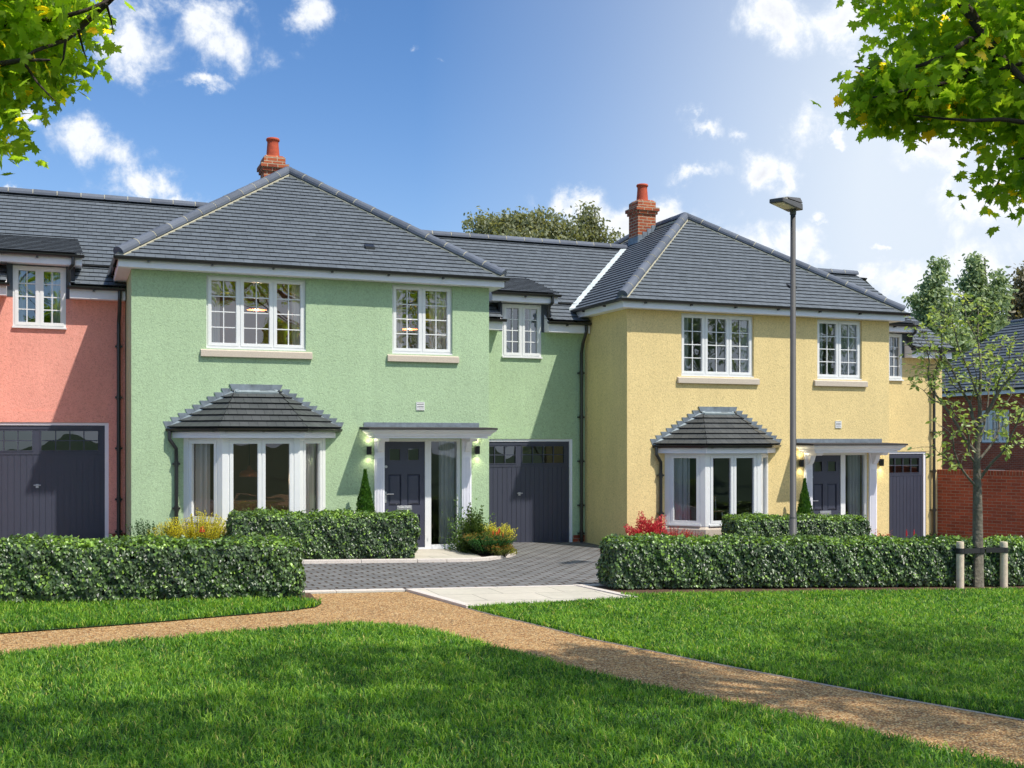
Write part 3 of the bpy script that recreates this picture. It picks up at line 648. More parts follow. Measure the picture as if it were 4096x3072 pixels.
    hd = MB(); hd.box(4.482, 4.512, yf-.012, yf-.001, .955, 1.165); hd.tube([(4.497, yf-.012, 1.12), (4.497, yf-.05, 1.12), (4.64, yf-.05, 1.12)], .009, n=8); hd.build('door_handle', M['steel'], door)
    kn = MB(); kn.tube([(4.505, yf-.001, 1.63), (4.505, yf-.018, 1.63)], .026, n=16); kn.build('door_lock', M['steel'], door)
    ths = MB(); ths.box(4.457, 5.97, -.05, yo-.03, .03, .06); ths.build('threshold', M['white'], root)
    # ---- garage
    gf = MB(); gy = LY+.05
    gf.box(6.62, 6.68, gy-.03, gy+.07, -.1, 2.145); gf.box(9.02, 9.088, gy-.03, gy+.07, -.1, 2.145); gf.box(6.68, 9.02, gy-.03, gy+.07, 2.095, 2.145)
    gf.build('garage_frame', M['white'], root)
    gd = MB(); gh2 = [(6.83, 7.775, 1.635, 1.99), (7.93, 8.90, 1.635, 1.99)]
    wall_panel(gd, 6.68, 9.02, -.08, 2.094, gy, gh2, .03)
    x = 6.74
    while x < 8.98:
        if not (7.78 < x+.048 < 7.92): gd.box(x+.004, x+.101, gy-.008, gy-.0005, -.07, 1.545, .5)
        else: gd.box(x+.004, x+.101, gy-.012, gy-.0005, -.07, 1.545, .5)
        x += .105
    gd.box(6.69, 9.01, gy-.012, gy-.0005, 1.56, 1.60); gd.box(6.69, 9.01, gy-.012, gy-.0005, 2.02, 2.09)
    for a, b, c, d in gh2:
        gd.box(a-.02, b+.02, gy-.014, gy+.005, c-.022, c); gd.box(a-.02, b+.02, gy-.014, gy+.005, d, d+.018); gd.box(a-.02, a, gy-.014, gy+.005, c, d); gd.box(b, b+.02, gy-.014, gy+.005, c, d)
        for k in range(1, 4): xx = a+(b-a)*k/4; gd.box(xx-.009, xx+.009, gy-.006, gy+.02, c, d)
        for k in range(4): xx = a+(b-a)*k/4; gd.box(xx+.009, xx+(b-a)/4-.009, gy-.004, gy+.018, (c+d)/2-.009, (c+d)/2+.009)
    gdo = gd.build('garage_door', M['blue'], root)
    for a, b, c, d in gh2:
        gg = MB(); gg.face([(a, gy+.025, c), (b, gy+.025, c), (b, gy+.025, d), (a, gy+.025, d)]); gg.build('glass_pane', M['glass_dark'], gdo)
    hh = MB(); hh.box(7.835, 7.885, gy-.022, gy-.012, .95, 1.02); hh.tube([(7.86, gy-.02, 1.0), (7.86, gy-.045, 1.0)], .009, n=8); hh.tube([(7.80, gy-.045, 1.0), (7.92, gy-.045, 1.0)], .011, n=8); hh.build('garage_handle', M['steel'], gdo)
    # ---- up-and-down lamps each side of the porch
    for x in (4.15, 6.275):
        lm = MB(); lm.box(x-.025, x+.025, -.03, -.001, 1.88, 1.99); lm.tube([(x, -.075, 1.86), (x, -.075, 2.01)], .047, n=16, cap=False); lm.tube([(x, -.075, 1.872), (x, -.075, 1.998)], .042, n=12)
        l = lm.build('wall_lamp', M['rubber'], root, smooth=False)
        if colour != 'pink':
            ln = MB(); ln.tube([(x, -.075, 2.0), (x, -.075, 2.004)], .038, n=12); ln.tube([(x, -.075, 1.866), (x, -.075, 1.87)], .038, n=12); ln.build('lamp_lens', M['lens'], l)
            for z, rx in ((2.02, R(180)), (1.85, 0)):
                ld_ = bpy.data.lights.new('wall_lamp_beam', 'SPOT'); ld_.energy = 3.5; ld_.color = (1, .93, .62); ld_.spot_size = R(125); ld_.spot_blend = .9; ld_.shadow_soft_size = .02
                lo = bpy.data.objects.new('wall_lamp_beam', ld_); COL.objects.link(lo); lo.parent = l; lo.location = (x, -.075, z); lo.rotation_euler = (rx, 0, 0)
    return root
GRP = 'terraced houses in the coloured row'
HG = (.983, 20.0, 0.0)
house((HG[0]-9.39, 20.3, .305), 'pink', 'salmon pink rendered house at the left edge, only its garage wing in view', GRP, (2.8, 3.3))
hgreen = house(HG, 'green', 'mint green rendered house with bay window and hipped roof', GRP, (2.97, 3.44))
hyellow = house((10.36, 19.70, -.305), 'yellow', 'pale yellow rendered house behind the grey street lamp', GRP, (2.67, 3.17), link_end=9.58, last=True)
# ------------------------------------------------------------------ ground
def uv_tex_mat(kind):
    m, nt, p, out = newmat(kind); L = nt.links.new
    tc = N(nt, 'ShaderNodeTexCoord'); v = tc.outputs['Object']
    if kind == 'resin_gravel':
        vo = N(nt, 'ShaderNodeTexVoronoi', Scale=60.0, Randomness=1.0); L(v, vo.inputs['Vector'])
        r = ramp(nt, [(0, (.28, .11, .035)), (.3, (.57, .30, .105)), (.7, (.74, .45, .18)), (1, (.84, .63, .35))])
        sp = N(nt, 'ShaderNodeSeparateColor'); L(vo.outputs['Color'], sp.inputs[0]); L(sp.outputs[0], r.inputs['Fac'])
        n = N(nt, 'ShaderNodeTexNoise', Scale=2.2, Detail=6.0, Roughness=.65); L(v, n.inputs['Vector'])
        mr = N(nt, 'ShaderNodeMapRange'); L(n.outputs['Fac'], mr.inputs['Value'])
        for k, q in zip(('From Min', 'From Max', 'To Min', 'To Max'), (.3, .7, .88, 1.12)): mr.inputs[k].default_value = q
        dk = N(nt, 'ShaderNodeMapRange'); L(vo.outputs['Distance'], dk.inputs['Value'])
        for k, q in zip(('From Min', 'From Max', 'To Min', 'To Max'), (.35, .75, 1.0, .35)): dk.inputs[k].default_value = q
        ml = N(nt, 'ShaderNodeMath', operation='MULTIPLY'); L(mr.outputs[0], ml.inputs[0]); L(dk.outputs[0], ml.inputs[1])
        mx = N(nt, 'ShaderNodeVectorMath', operation='SCALE'); L(r.outputs[0], mx.inputs[0]); L(ml.outputs[0], mx.inputs['Scale']); L(mx.outputs[0], p.inputs['Base Color'])
        b = N(nt, 'ShaderNodeBump', Distance=-.012, Strength=1.0); L(vo.outputs['Distance'], b.inputs['Height']); L(b.outputs[0], p.inputs['Normal'])
        p.inputs['Roughness'].default_value = .85
    else:                                       # rough ground under grass
        n = N(nt, 'ShaderNodeTexNoise', Scale=3.0, Detail=8.0, Roughness=.7); L(v, n.inputs['Vector'])
        r = ramp(nt, [(.35, (.012, .035, .008)), (.65, (.03, .08, .014))]); L(n.outputs['Fac'], r.inputs['Fac']); L(r.outputs[0], p.inputs['Base Color'])
        p.inputs['Roughness'].default_value = 1
    return m
M['gravel'] = uv_tex_mat('resin_gravel'); M['turf'] = uv_tex_mat('turf_soil')
M['paving'] = brick_mat('grey_block_paving', (.215, .215, .215), (.16, .162, .165), (.07, .048, .033), w=.26, h=.17, ms=.018, rough=.8, bump=.016, extra=.22, nsc=14)
M['slab'] = brick_mat('pale_paving_slab', (.60, .545, .45), (.54, .50, .41), (.26, .24, .20), w=.9, h=.6, ms=.006, rough=.85, bump=.003, extra=.10, nsc=9)
def sheet(name, poly, dz, mat, kind='structure', label=None, cat=None):
    mb = MB(); mb.face([(x, y, gz(x)+dz) for x, y in poly]); o = mb.build(name, mat, uv=True)
    if kind: o['kind'] = kind
    return props(o, label, cat)
gr = MB(); xs = [-500, -10, 34, 500]
for a, b in zip(xs, xs[1:]): gr.face([(a, -300, gz(a)), (b, -300, gz(b)), (b, 600, gz(b)), (a, 600, gz(a))])
props(gr.build('ground', M['turf']), kind='structure')
front = [(-9, 7.2), (-5, 8.9), (-2.4, 9.98), (-1.25, 10.43), (-.57, 10.73), (.04, 10.96), (.62, 11.18), (1.2, 11.37), (1.72, 11.51), (2.27, 11.69), (2.75, 11.74), (3.2, 11.6), (3.51, 11.2), (3.73, 10.53), (3.93, 9.78), (4.13, 9.06), (4.38, 8.35), (4.66, 7.67), (4.92, 7.1), (5.14, 6.6), (5.32, 6.14), (5.48, 5.72), (5.65, 5.3), (6.0, 4.3), (6.6, 2.5), (6.9, -3), (-9, -3)]
strip = [(-9, 8.9), (-3.6, 10.95), (-1.4, 11.63), (-.63, 11.91), (.65, 12.26), (1.28, 12.49), (1.97, 12.74), (2.42, 12.9), (2.74, 13.14), (2.86, 13.39), (2.8, 13.6), (2.5, 13.72), (-9, 14.0)]
right = [(4.50, 12.70), (4.62, 12.1), (4.81, 11.4), (5.05, 10.31), (5.52, 9.04), (5.96, 7.95), (6.30, 7.16), (6.70, 6.35), (7.03, 5.66), (7.6, 4.2), (8.3, 1), (9, -3), (26, -3), (26, 12.0), (13.62, 12.97), (6.95, 13.42), (6.93, 13.09)]
sheet('gravel_path', [(-9, 6), (-9, 14.2), (2.6, 14.36), (7.2, 14.36), (9.2, 6), (9.5, -4), (5, -4), (4, 6)], .004, M['gravel'])
sheet('lawn_front', front, .012, M['turf']); sheet('lawn_strip', strip, .016, M['turf']); sheet('lawn_right', right, .012, M['turf'])
sheet('driveway', [(-9, 14.42), (30, 14.42), (30, 30), (-9, 30)], .010, M['paving'])
apron = [(4.21, 14.40), (4.49, 12.73), (6.93, 13.09), (6.76, 14.42)]
sheet('slab_apron', apron, .026, M['slab'])
sheet('mulch_bed_left', [(-9, 13.95), (2.45, 13.62), (2.85, 13.72), (2.9, 14.3), (-9, 14.38)], .024, M['soil'])
sheet('mulch_bed_right', [(6.97, 13.40), (13.62, 12.90), (26, 11.9), (26, 13.2), (14, 14.2), (6.9, 14.38)], .022, M['soil'])
def strip_mesh(mb, pts, w, h, z0=-.05, side=1):
    for i in range(len(pts)-1):
        n = max(1, int(math.dist(pts[i], pts[i+1])/.9))
        for k in range(n):
            a = [pts[i][q]+(pts[i+1][q]-pts[i][q])*k/n for q in (0, 1)]; b = [pts[i][q]+(pts[i+1][q]-pts[i][q])*(k+1)/n for q in (0, 1)]
            d = Vector((b[0]-a[0], b[1]-a[1])).normalized(); nn = Vector((-d.y, d.x))*w*side; e = d*.003
            P = [(a[0]+e.x, a[1]+e.y), (b[0]-e.x, b[1]-e.y), (b[0]-e.x+nn.x, b[1]-e.y+nn.y), (a[0]+e.x+nn.x, a[1]+e.y+nn.y)]
            mb.hexa([(x, y, gz(x)+z0) for x, y in P], [(x, y, gz(x)+h) for x, y in P])
kb = MB()
strip_mesh(kb, [(-9, 14.42), (4.21, 14.40)], .13, .030); strip_mesh(kb, [(6.76, 14.42), (26, 14.42)], .13, .030)
strip_mesh(kb, [(4.21, 14.40), (4.49, 12.73)], .12, .040, side=1); strip_mesh(kb, [(6.76, 14.42), (6.95, 13.09)], .12, .040)
strip_mesh(kb, [(4.35, 14.41), (6.76, 14.42)], .10, .028)
props(kb.build('kerb', M['kerb'], bevel=.006), kind='structure')
eg = MB(); ed = [p for p in right if p[1] < 12.8][:11]; strip_mesh(eg, ed, -.006, .013)
props(eg.build('path_edging', M['kerb']), kind='structure')
isl = [(1.05, 19.98), (1.05, 17.98), (3.53, 17.97), (5.46, 17.95), (5.98, 17.94), (6.45, 17.98), (6.84, 18.14), (7.2, 18.42), (7.5, 18.74), (7.70, 19.05), (7.76, 19.35), (7.74, 19.98)]
for i, (ox, oy) in enumerate(((0, 0), (9.39, -.3))):
    P = [(x+ox-(.75 if (i and k < 2) else 0), y+oy) for k, (x, y) in enumerate(isl)]
    sheet('planting_bed', P, .035, M['soil'])
    sheet('slab_path', [(5.50+ox, 18.05+oy), (6.74+ox, 18.14+oy), (7.0+ox, 19.94+oy), (5.50+ox, 19.94+oy)], .048, M['slab'])
    k2 = MB(); strip_mesh(k2, P[1:], .12, .065, side=1); props(k2.build('bed_kerb', M['kerb'], bevel=.006), kind='structure')
# grass blades
def inside(P, poly):
    x, y = P[:, 0], P[:, 1]; c = np.zeros(len(P), bool); n = len(poly)
    for i in range(n):
        x1, y1 = poly[i]; x2, y2 = poly[(i+1) % n]
        if y1 == y2: continue
        c ^= ((y1 > y) != (y2 > y)) & (x < (x2-x1)*(y-y1)/(y2-y1)+x1)
    return c
def grass(name, poly, dz, label, dens=4200, hmul=1.0):
    xs = [p[0] for p in poly]; ys = [p[1] for p in poly]; x0, x1, y0, y1 = min(xs), max(xs), max(min(ys), -1), max(ys)
    n = int((x1-x0)*(y1-y0)*dens); P = np.stack([rng.uniform(x0, x1, n), rng.uniform(y0, y1, n)], 1)
    dp = P[:, 0]*S+P[:, 1]*C; lat = P[:, 0]*C-P[:, 1]*S
    vis = (dp > 4.8) & (np.abs(lat) < dp*.4628+1.3)
    P, dp = P[vis], dp[vis]
    keep = rng.random(len(P)) < np.clip((10.0/dp)**1.1, .35, 1); P, dp = P[keep], dp[keep]
    P = P[inside(P, poly)]; dp = P[:, 0]*S+P[:, 1]*C; n = len(P)
    g = np.sin(P[:, 0]*3.1+1.7*np.sin(P[:, 1]*2.3))*np.sin(P[:, 1]*2.7+1.3*np.sin(P[:, 0]*1.9))
    g2 = np.sin(P[:, 0]*17+3*np.sin(P[:, 1]*9))*np.sin(P[:, 1]*19+2*np.sin(P[:, 0]*8))
    h = (.036+.038*rng.random(n)**1.5+.008*g+.013*g2)*hmul; w = .0036*np.clip(dp/9, 1, 1.9)*(.8+.5*rng.random(n))
    an = rng.uniform(0, 2*np.pi, n); lean = rng.uniform(.15, 1.5, n)*h; dx, dy = np.cos(an), np.sin(an)
    wa = an+rng.uniform(.6, 2.5, n); wx, wy = np.cos(wa)*w, np.sin(wa)*w
    z = .02-.03*(np.clip(P[:, 0], -10, 34)-6.5)+dz
    V = np.zeros((n, 5, 3)); X, Y = P[:, 0], P[:, 1]
    V[:, 0] = np.stack([X-wx, Y-wy, z], 1); V[:, 1] = np.stack([X+wx, Y+wy, z], 1)
    V[:, 2] = np.stack([X-wx*.8+dx*lean*.4, Y-wy*.8+dy*lean*.4, z+h*.62], 1); V[:, 3] = np.stack([X+wx*.8+dx*lean*.4, Y+wy*.8+dy*lean*.4, z+h*.62], 1)
    V[:, 4] = np.stack([X+dx*lean, Y+dy*lean, z+h*(1.05-.25*lean/h)], 1)
    F = np.array([[0, 1, 3], [0, 3, 2], [2, 3, 4]])[None]+(np.arange(n)*5)[:, None, None]
    base = np.clip(.5+.30*rng.normal(size=n)+.10*g+.14*g2, 0, .93); dry = rng.random(n) < .035; base[dry] = rng.uniform(.95, 1, dry.sum())
    o = np_mesh(name, V.reshape(-1, 3), F.reshape(-1, 3), np.repeat(base, 3), M['grass'])
    return props(o, label, 'grass', kind='stuff')
grass('grass_front', front, .012, 'mown green grass of the big lawn in the foreground')
grass('grass_strip', strip, .016, 'narrow curved strip of bright grass below the left hedge', 3600, 1.2)
grass('grass_right', right, .012, 'mown grass of the lawn right of the gravel path', 4200)
# ------------------------------------------------------------------ hedges
def hedge(name, A, B, thick, height, label, dens=3200):
    """hedge with front line A-B, extends 'thick' behind; rounded edges, covered in leaves"""
    A, B = Vector(A), Vector(B); L = (B-A).length; U = (B-A)/L; Nn = Vector((U.y, -U.x))
    def W3(u, v, z):                                # v: 0 front .. thick back
        x = A.x+U.x*u-Nn.x*v; y = A.y+U.y*u-Nn.y*v; return np.stack([x, y, z+(.02-.03*(np.clip(x, -10, 34)-6.5))], 1)
    areas = [L*height, L*height, L*thick, thick*height, thick*height]; tot = sum(areas); P, Nr = [], []
    for k, ar in enumerate(areas):
        n = int(ar*dens*(.35 if k == 1 else 1)); a, b = rng.random(n), rng.random(n)
        nz = np.zeros(n); 
        if k == 0: u, v, z = a*L, 0*a, .07+b*(height-.07); nr = (0, -1, 0)
        if k == 1: u, v, z = a*L, 0*a+thick, .07+b*(height-.07); nr = (0, 1, 0)
        if k == 2: u, v, z = a*L, b*thick, 0*a+height; nr = (0, 0, 1)
        if k == 3: u, v, z = 0*a, a*thick, .07+b*(height-.07); nr = (-1, 0, 0)
        if k == 4: u, v, z = 0*a+L, a*thick, .07+b*(height-.07); nr = (1, 0, 0)
        # round the edges and make the face wander a little
        r = .10; cu = np.clip(u, r, L-r); cv = np.clip(v, r, thick-r); cz = np.clip(z, -9, height-r)
        d = np.stack([u-cu, v-cv, z-cz], 1); ln = np.linalg.norm(d, axis=1, keepdims=True)+1e-6; nn = d/ln
        wob = .020*np.sin(u*5+2*np.sin(z*7))+.016*np.sin(u*13+z*9+v*11)+.012*np.sin(u*29+z*23)
        base = np.stack([cu, cv, cz], 1)+nn*np.minimum(ln, r)*1.0+nn*wob[:, None]+nn*rng.normal(0, .014, n)[:, None]
        stray = (rng.random(n) < (.05 if k == 2 else .01)); base[stray, 2] += rng.uniform(.01, .05, stray.sum()) if k == 2 else 0
        low = z < .16; base[low] -= nn[low]*.03
        P.append(W3(base[:, 0], base[:, 1], base[:, 2]))
        wn = np.stack([U.x*nn[:, 0]-Nn.x*nn[:, 1], U.y*nn[:, 0]-Nn.y*nn[:, 1], nn[:, 2]], 1); Nr.append(wn)
    P = np.concatenate(P); Nr = np.concatenate(Nr); n = len(P)
    nrm = Nr+rdir(n)*.7+np.array([0, 0, .25]); nrm /= np.linalg.norm(nrm, axis=1, keepdims=True)
    D = np.array([0, 0, -1.0])+Nr*.35+rdir(n)*.55; top = Nr[:, 2] > .7; D[top] = rdir(top.sum())+Nr[top]*.25+np.array([0, -.3, 0])
    g = np.sin(P[:, 0]*2.2+1.5*np.sin(P[:, 2]*4)+P[:, 1])*.5+.5*np.sin(P[:, 0]*6.1+P[:, 2]*8)
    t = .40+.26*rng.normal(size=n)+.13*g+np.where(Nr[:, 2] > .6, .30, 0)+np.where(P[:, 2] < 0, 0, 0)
    young = rng.random(n) < .05; t[young] = rng.uniform(.85, 1, young.sum())
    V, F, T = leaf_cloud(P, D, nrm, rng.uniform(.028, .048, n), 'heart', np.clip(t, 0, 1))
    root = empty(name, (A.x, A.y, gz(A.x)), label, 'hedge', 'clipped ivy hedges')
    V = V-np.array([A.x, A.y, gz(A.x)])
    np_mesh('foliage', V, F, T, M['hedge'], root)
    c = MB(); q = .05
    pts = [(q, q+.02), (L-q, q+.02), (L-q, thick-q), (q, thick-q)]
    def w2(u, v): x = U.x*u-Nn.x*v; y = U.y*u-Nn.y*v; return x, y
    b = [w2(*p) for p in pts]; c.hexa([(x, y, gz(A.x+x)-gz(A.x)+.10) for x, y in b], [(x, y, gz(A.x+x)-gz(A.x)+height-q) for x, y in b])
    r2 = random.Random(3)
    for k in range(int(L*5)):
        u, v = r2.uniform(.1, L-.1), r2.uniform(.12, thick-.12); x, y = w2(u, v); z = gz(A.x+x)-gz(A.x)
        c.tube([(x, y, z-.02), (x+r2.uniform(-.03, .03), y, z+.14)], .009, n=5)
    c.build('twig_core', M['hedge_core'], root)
    return root
hedge('hedge', (-3.6, 14.02), (2.69, 13.76), .62, .71, 'long clipped hedge in front of the pink and green houses, left of the drive')
hedge('hedge', (7.12, 13.88), (21.5, 12.52), .66, .71, 'longest clipped hedge, right of the drive, crossing in front of the lamp post')
hedge('hedge', (2.42, 18.26), (5.55, 18.22), .62, .78, 'short clipped hedge under the bay window of the green house')
hedge('hedge', (11.80, 17.96), (14.86, 17.90), .62, .78, 'short clipped hedge under the bay window of the yellow house')
# ------------------------------------------------------------------ trees
def branch_mb(mb, a, b, r0, r1, sag=.0, n=5, seed=0):
    r = random.Random(seed); a, b = Vector(a), Vector(b); L = (b-a).length; pts = []
    for k in range(n+1):
        t = k/n; p = a.lerp(b, t); j = Vector((r.uniform(-1, 1), r.uniform(-1, 1), r.uniform(-1, 1)))*L*.03*(0 if k in (0, n) else 1)
        p = p+j+Vector((0, 0, sag*L*math.sin(math.pi*t))); pts.append(p)
    mb.tube(pts, [r0+(r1-r0)*k/n for k in range(n+1)], n=7, cap=True); return pts
def crown_points(lobes, nclump, per, spread, shell=.55):
    """clumpy leaf positions inside ellipsoid lobes (cx,cy,cz,rx,ry,rz)"""
    vol = np.array([l[3]*l[4]*l[5] for l in lobes]); vol = (vol**.6)*np.array([l[6] if len(l) > 6 else 1 for l in lobes]); pr = vol/vol.sum(); out, cen = [], []
    for _ in range(nclump):
        l = lobes[rng.choice(len(lobes), p=pr)]; d = rng.normal(size=3); d /= np.linalg.norm(d); rr = 1-(1-shell)*rng.random()**1.3 if rng.random() < .8 else rng.random()
        c = np.array(l[:3])+d*rr*np.array(l[3:6]); cen.append(c)
        k = int(per*rng.uniform(.6, 1.4)); q = c+np.clip(rng.normal(size=(k, 3)), -1.7, 1.7)*spread*np.array([1, 1, .65]); out.append(q)
    return np.concatenate(out), cen
def tree(name, base, lobes, trunk_h, r0, leafmat, barkmat, nclump, per, spread, lsize, kind, label, cat='tree', group=None, shell=.55, tbias=0, maple=False, nlimb=14):
    base = Vector(base); root = empty(name, base, label, cat, group); bn = np.array(base)
    P, cen = crown_points(lobes, nclump, per, spread, shell); n = len(P)
    D = rdir(n)+np.array([0, 0, -.55]); Nr = rdir(n)*.8+np.array([0, 0, .8])
    cz = np.array([l[2] for l in lobes]).mean()
    t = np.clip(.42+.24*rng.normal(size=n)+tbias, 0, 1)
    if maple:
        t = np.clip(.36+.17*rng.normal(size=n)+tbias, 0, .84); y = rng.random(n); t[y < .07] = rng.uniform(.88, 1, (y < .07).sum())
    V, F, T = leaf_cloud(P, D, Nr, rng.uniform(*lsize, n), kind, t)
    np_mesh('crown', V-bn, F, T, leafmat, root)
    mb = MB(); tz = trunk_h; top = Vector((0, 0, tz)); cc = Vector(np.mean([l[:3] for l in lobes], axis=0))-base
    top = Vector((cc.x*.5, cc.y*.5, tz)); tp = branch_mb(mb, (0, 0, -.2), top, r0, r0*.6, n=6, seed=1)
    hi = max(l[2]+l[5]*.7 for l in lobes)-base.z; tp2 = branch_mb(mb, top, (cc.x, cc.y, hi), r0*.6, r0*.12, n=7, seed=2)
    idx = np.linspace(0, len(cen)-1, nlimb).astype(int)
    for k, i in enumerate(idx):
        c = Vector(cen[i])-base; zz = tz+(min(c.z, hi)-tz)*rnd.uniform(.15, .6) if c.z > tz else tz*.9
        f = min(max((zz-tz)/max(hi-tz, .1), 0), 1); a = top.lerp(Vector((cc.x, cc.y, hi)), f)
        pts = branch_mb(mb, a, c, r0*.28*(1-f*.6), r0*.04, sag=.05, n=5, seed=k)
        for j in range(2):
            q = pts[rnd.randint(2, 4)]; i2 = rnd.randrange(len(cen)); c2 = Vector(cen[i2])-base
            if (c2-q).length < 2.2: branch_mb(mb, q, c2, r0*.09, r0*.025, n=3, seed=j)
    mb.build('trunk', barkmat, root, smooth=True)
    return root
def V2W(x, y, d):                 # helper: offsets in the picture scale at a distance d metres
    return view(d, (x-1106)/2390*d, EYE+(948-y)/2390*d)
def lobe(x, y, d, r, rd=None, rz=None):
    p = V2W(x, y, d); k = d/2390; return (p.x, p.y, p.z, r*k, (rd or r*k), (rz or r)*k, 3.2)
# overhanging maples
L1 = [lobe(-80, 20, 7.9, 200, .9), lobe(50, 20, 7.6, 95, .8), lobe(165, -5, 7.8, 48, .4), lobe(170, 60, 7.7, 35, .4), lobe(110, 120, 7.7, 55, .5), lobe(30, 130, 7.6, 75, .6), lobe(-40, 190, 7.5, 70, .6), lobe(-20, 270, 7.4, 32, .3, 40), lobe(-15, 320, 7.4, 20, .2, 20), lobe(90, -140, 8, 160, 1)]
L1 += [(-3.2, 8.5, 7.2, 2.2, 2.0, 1.6), (-1.4, 9.2, 7.4, 1.6, 1.4, 1.2)]
mapL = tree('maple_tree', (-4.6, 8.8, gz(-4.6)), L1, 3.6, .20, M['maple'], M['bark'], 520, 15, .13, (.07, .115), 'maple', 'maple with some yellow leaves reaching in at the top left corner', maple=True, group='maples overhanging the lawn', tbias=.06)
L2 = [lobe(2210, 60, 8.2, 120, .9), lobe(2060, 50, 8.0, 85, .7), lobe(1975, -30, 8.1, 48, .5), lobe(2110, 170, 7.9, 75, .6), lobe(2010, 190, 7.7, 50, .5, 38), lobe(1930, 215, 7.6, 30, .3, 16), lobe(1922, 165, 7.7, 34, .3, 16), lobe(1892, 205, 7.6, 22, .25, 26), lobe(1985, 235, 7.7, 45, .3, 24), lobe(2200, 270, 7.8, 55, .5), lobe(2200, 370, 7.6, 36, .4, 40), lobe(2190, 420, 7.6, 20, .2, 20), lobe(2095, 255, 7.6, 36, .3, 18)]
L2_shade = [(8.9, 3.3, 7.6, 1.8, 1.5, 1.1), (5.9, 3.2, 7.9, 1.8, 1.4, .9), (3.3, 2.9, 8.0, 1.6, 1.3, .8), (11.4, 3.4, 7.4, 2.2, 1.7, 1.3), (8.9, 1.2, 7.7, 2.0, 1.3, 1.1), (5.5, 1.0, 7.6, 1.6, 1.2, .8), (5.3, 4.8, 8.4, 1.5, .9, .6), (11.3, 4.9, 8.0, 1.7, 1.0, .7)]  # unseen crown lobes, added and shaped to cast shade on the lawn
mapR = tree('maple_tree', (9.6, 4.6, gz(9.6)), L2+L2_shade, 3.6, .22, M['maple'], M['bark'], 1500, 15, .12, (.065, .105), 'maple', 'maple with fresh green leaves hanging over the top right corner', maple=True, group='maples overhanging the lawn')
def limbs(root, mat, ox, oy, sc_, d, lines):
    b0 = root.location; mb = MB()
    for k, (r0, off, pts) in enumerate(lines):
        q = [V2W((ox+x/sc_)/1.85172, (oy+y/sc_)/1.85172, d+off+.15*math.sin(k+j))-b0 for j, (x, y) in enumerate(pts)]
        mb.tube(q, [r0*(1-.75*j/(len(q)-1)) for j in range(len(q))], n=7)
    mb.build('branches', mat, root, smooth=True)
limbs(mapL, M['bark'], 0, 0, 2.2117, 7.35, [(.030, 0, [(1100, -150), (960, 0), (690, 260), (580, 350), (320, 445), (200, 520)]), (.026, .1, [(-300, 240), (0, 205), (330, 190), (520, 160), (760, 90), (940, 10), (1010, -60)]), (.028, -.1, [(-300, 640), (0, 565), (200, 530), (440, 530)]), (.012, 0, [(200, 535), (330, 730), (500, 910)]), (.010, 0, [(580, 350), (560, 520), (530, 580)]), (.010, .1, [(690, 260), (740, 450), (770, 530)]), (.010, 0, [(940, 30), (985, 190), (1000, 280)]), (.009, .1, [(300, 400), (250, 460), (200, 520)])])
limbs(mapR, M['bark'], 3300, 0, 1.843, 7.5, [(.050, 0, [(900, -260), (1010, 0), (1180, 270), (1300, 420), (1467, 590), (1700, 760)]), (.024, 0, [(1280, 425), (1100, 490), (960, 590), (800, 635), (640, 655), (350, 720)]), (.022, .1, [(1170, 285), (1060, 290), (900, 400), (740, 470), (600, 510), (400, 515), (220, 490)]), (.018, -.1, [(1460, 900), (1300, 880), (1100, 890), (880, 875), (650, 850)]), (.014, .1, [(1450, 470), (1250, 520), (1110, 570)]), (.009, 0, [(640, 655), (600, 740), (560, 830)]), (.016, 0, [(1560, 1100), (1400, 1200), (1290, 1320), (1200, 1500)])])
# trees behind the roofs
def far(x, y, d, w, h, dd=None): p = V2W(x, y, d); k = d/2390; return (p.x, p.y, p.z, w*k, (dd or w*k), h*k)
GB = 'trees behind the houses'
b = V2W(1100, 948, 46)
tree('broadleaf_tree', (b.x, b.y, -1), [far(1050, 505, 46, 42, 40), far(1095, 500, 46, 40, 34), far(1135, 495, 46, 38, 34), far(1180, 490, 46, 34, 34), far(1215, 505, 46, 36, 30), far(1130, 540, 46, 110, 40)], 5.5, .3, M['olive'], M['bark'], 420, 26, .30, (.13, .22), 'oval', 'bushy olive green tree behind the roof between the two chimneys', group=GB, shell=.5)
b = V2W(1272, 948, 47)
tree('broadleaf_tree', (b.x, b.y, -1), [(*far(1272, 462, 47, 10, 20), 2.5), (*far(1271, 490, 47, 18, 24), 2), far(1270, 510, 47, 24, 28), far(1262, 540, 47, 36, 40), far(1318, 508, 47, 9, 16), far(1316, 530, 47, 16, 16)], 5.5, .22, M['olive'], M['bark'], 150, 22, .26, (.13, .2), 'oval', 'slim pointed tree behind the roof just left of the yellow house chimney', group=GB, shell=.3)
b = V2W(2030, 948, 58)
tree('broadleaf_tree', (b.x, b.y, -1.2), [far(2028, 585, 58, 11, 26), far(2022, 630, 58, 26, 36), far(2022, 680, 58, 42, 40), far(1978, 650, 58, 12, 10), far(1985, 705, 58, 22, 20), far(2045, 740, 58, 60, 40), far(2040, 830, 58, 70, 50)], 4.5, .35, M['birch'], M['bark'], 560, 26, .24, (.18, .30), 'oval', 'pale green pyramid shaped tree nearest the end of the yellow house roof', group=GB, shell=.3)
b = V2W(2125, 948, 60)
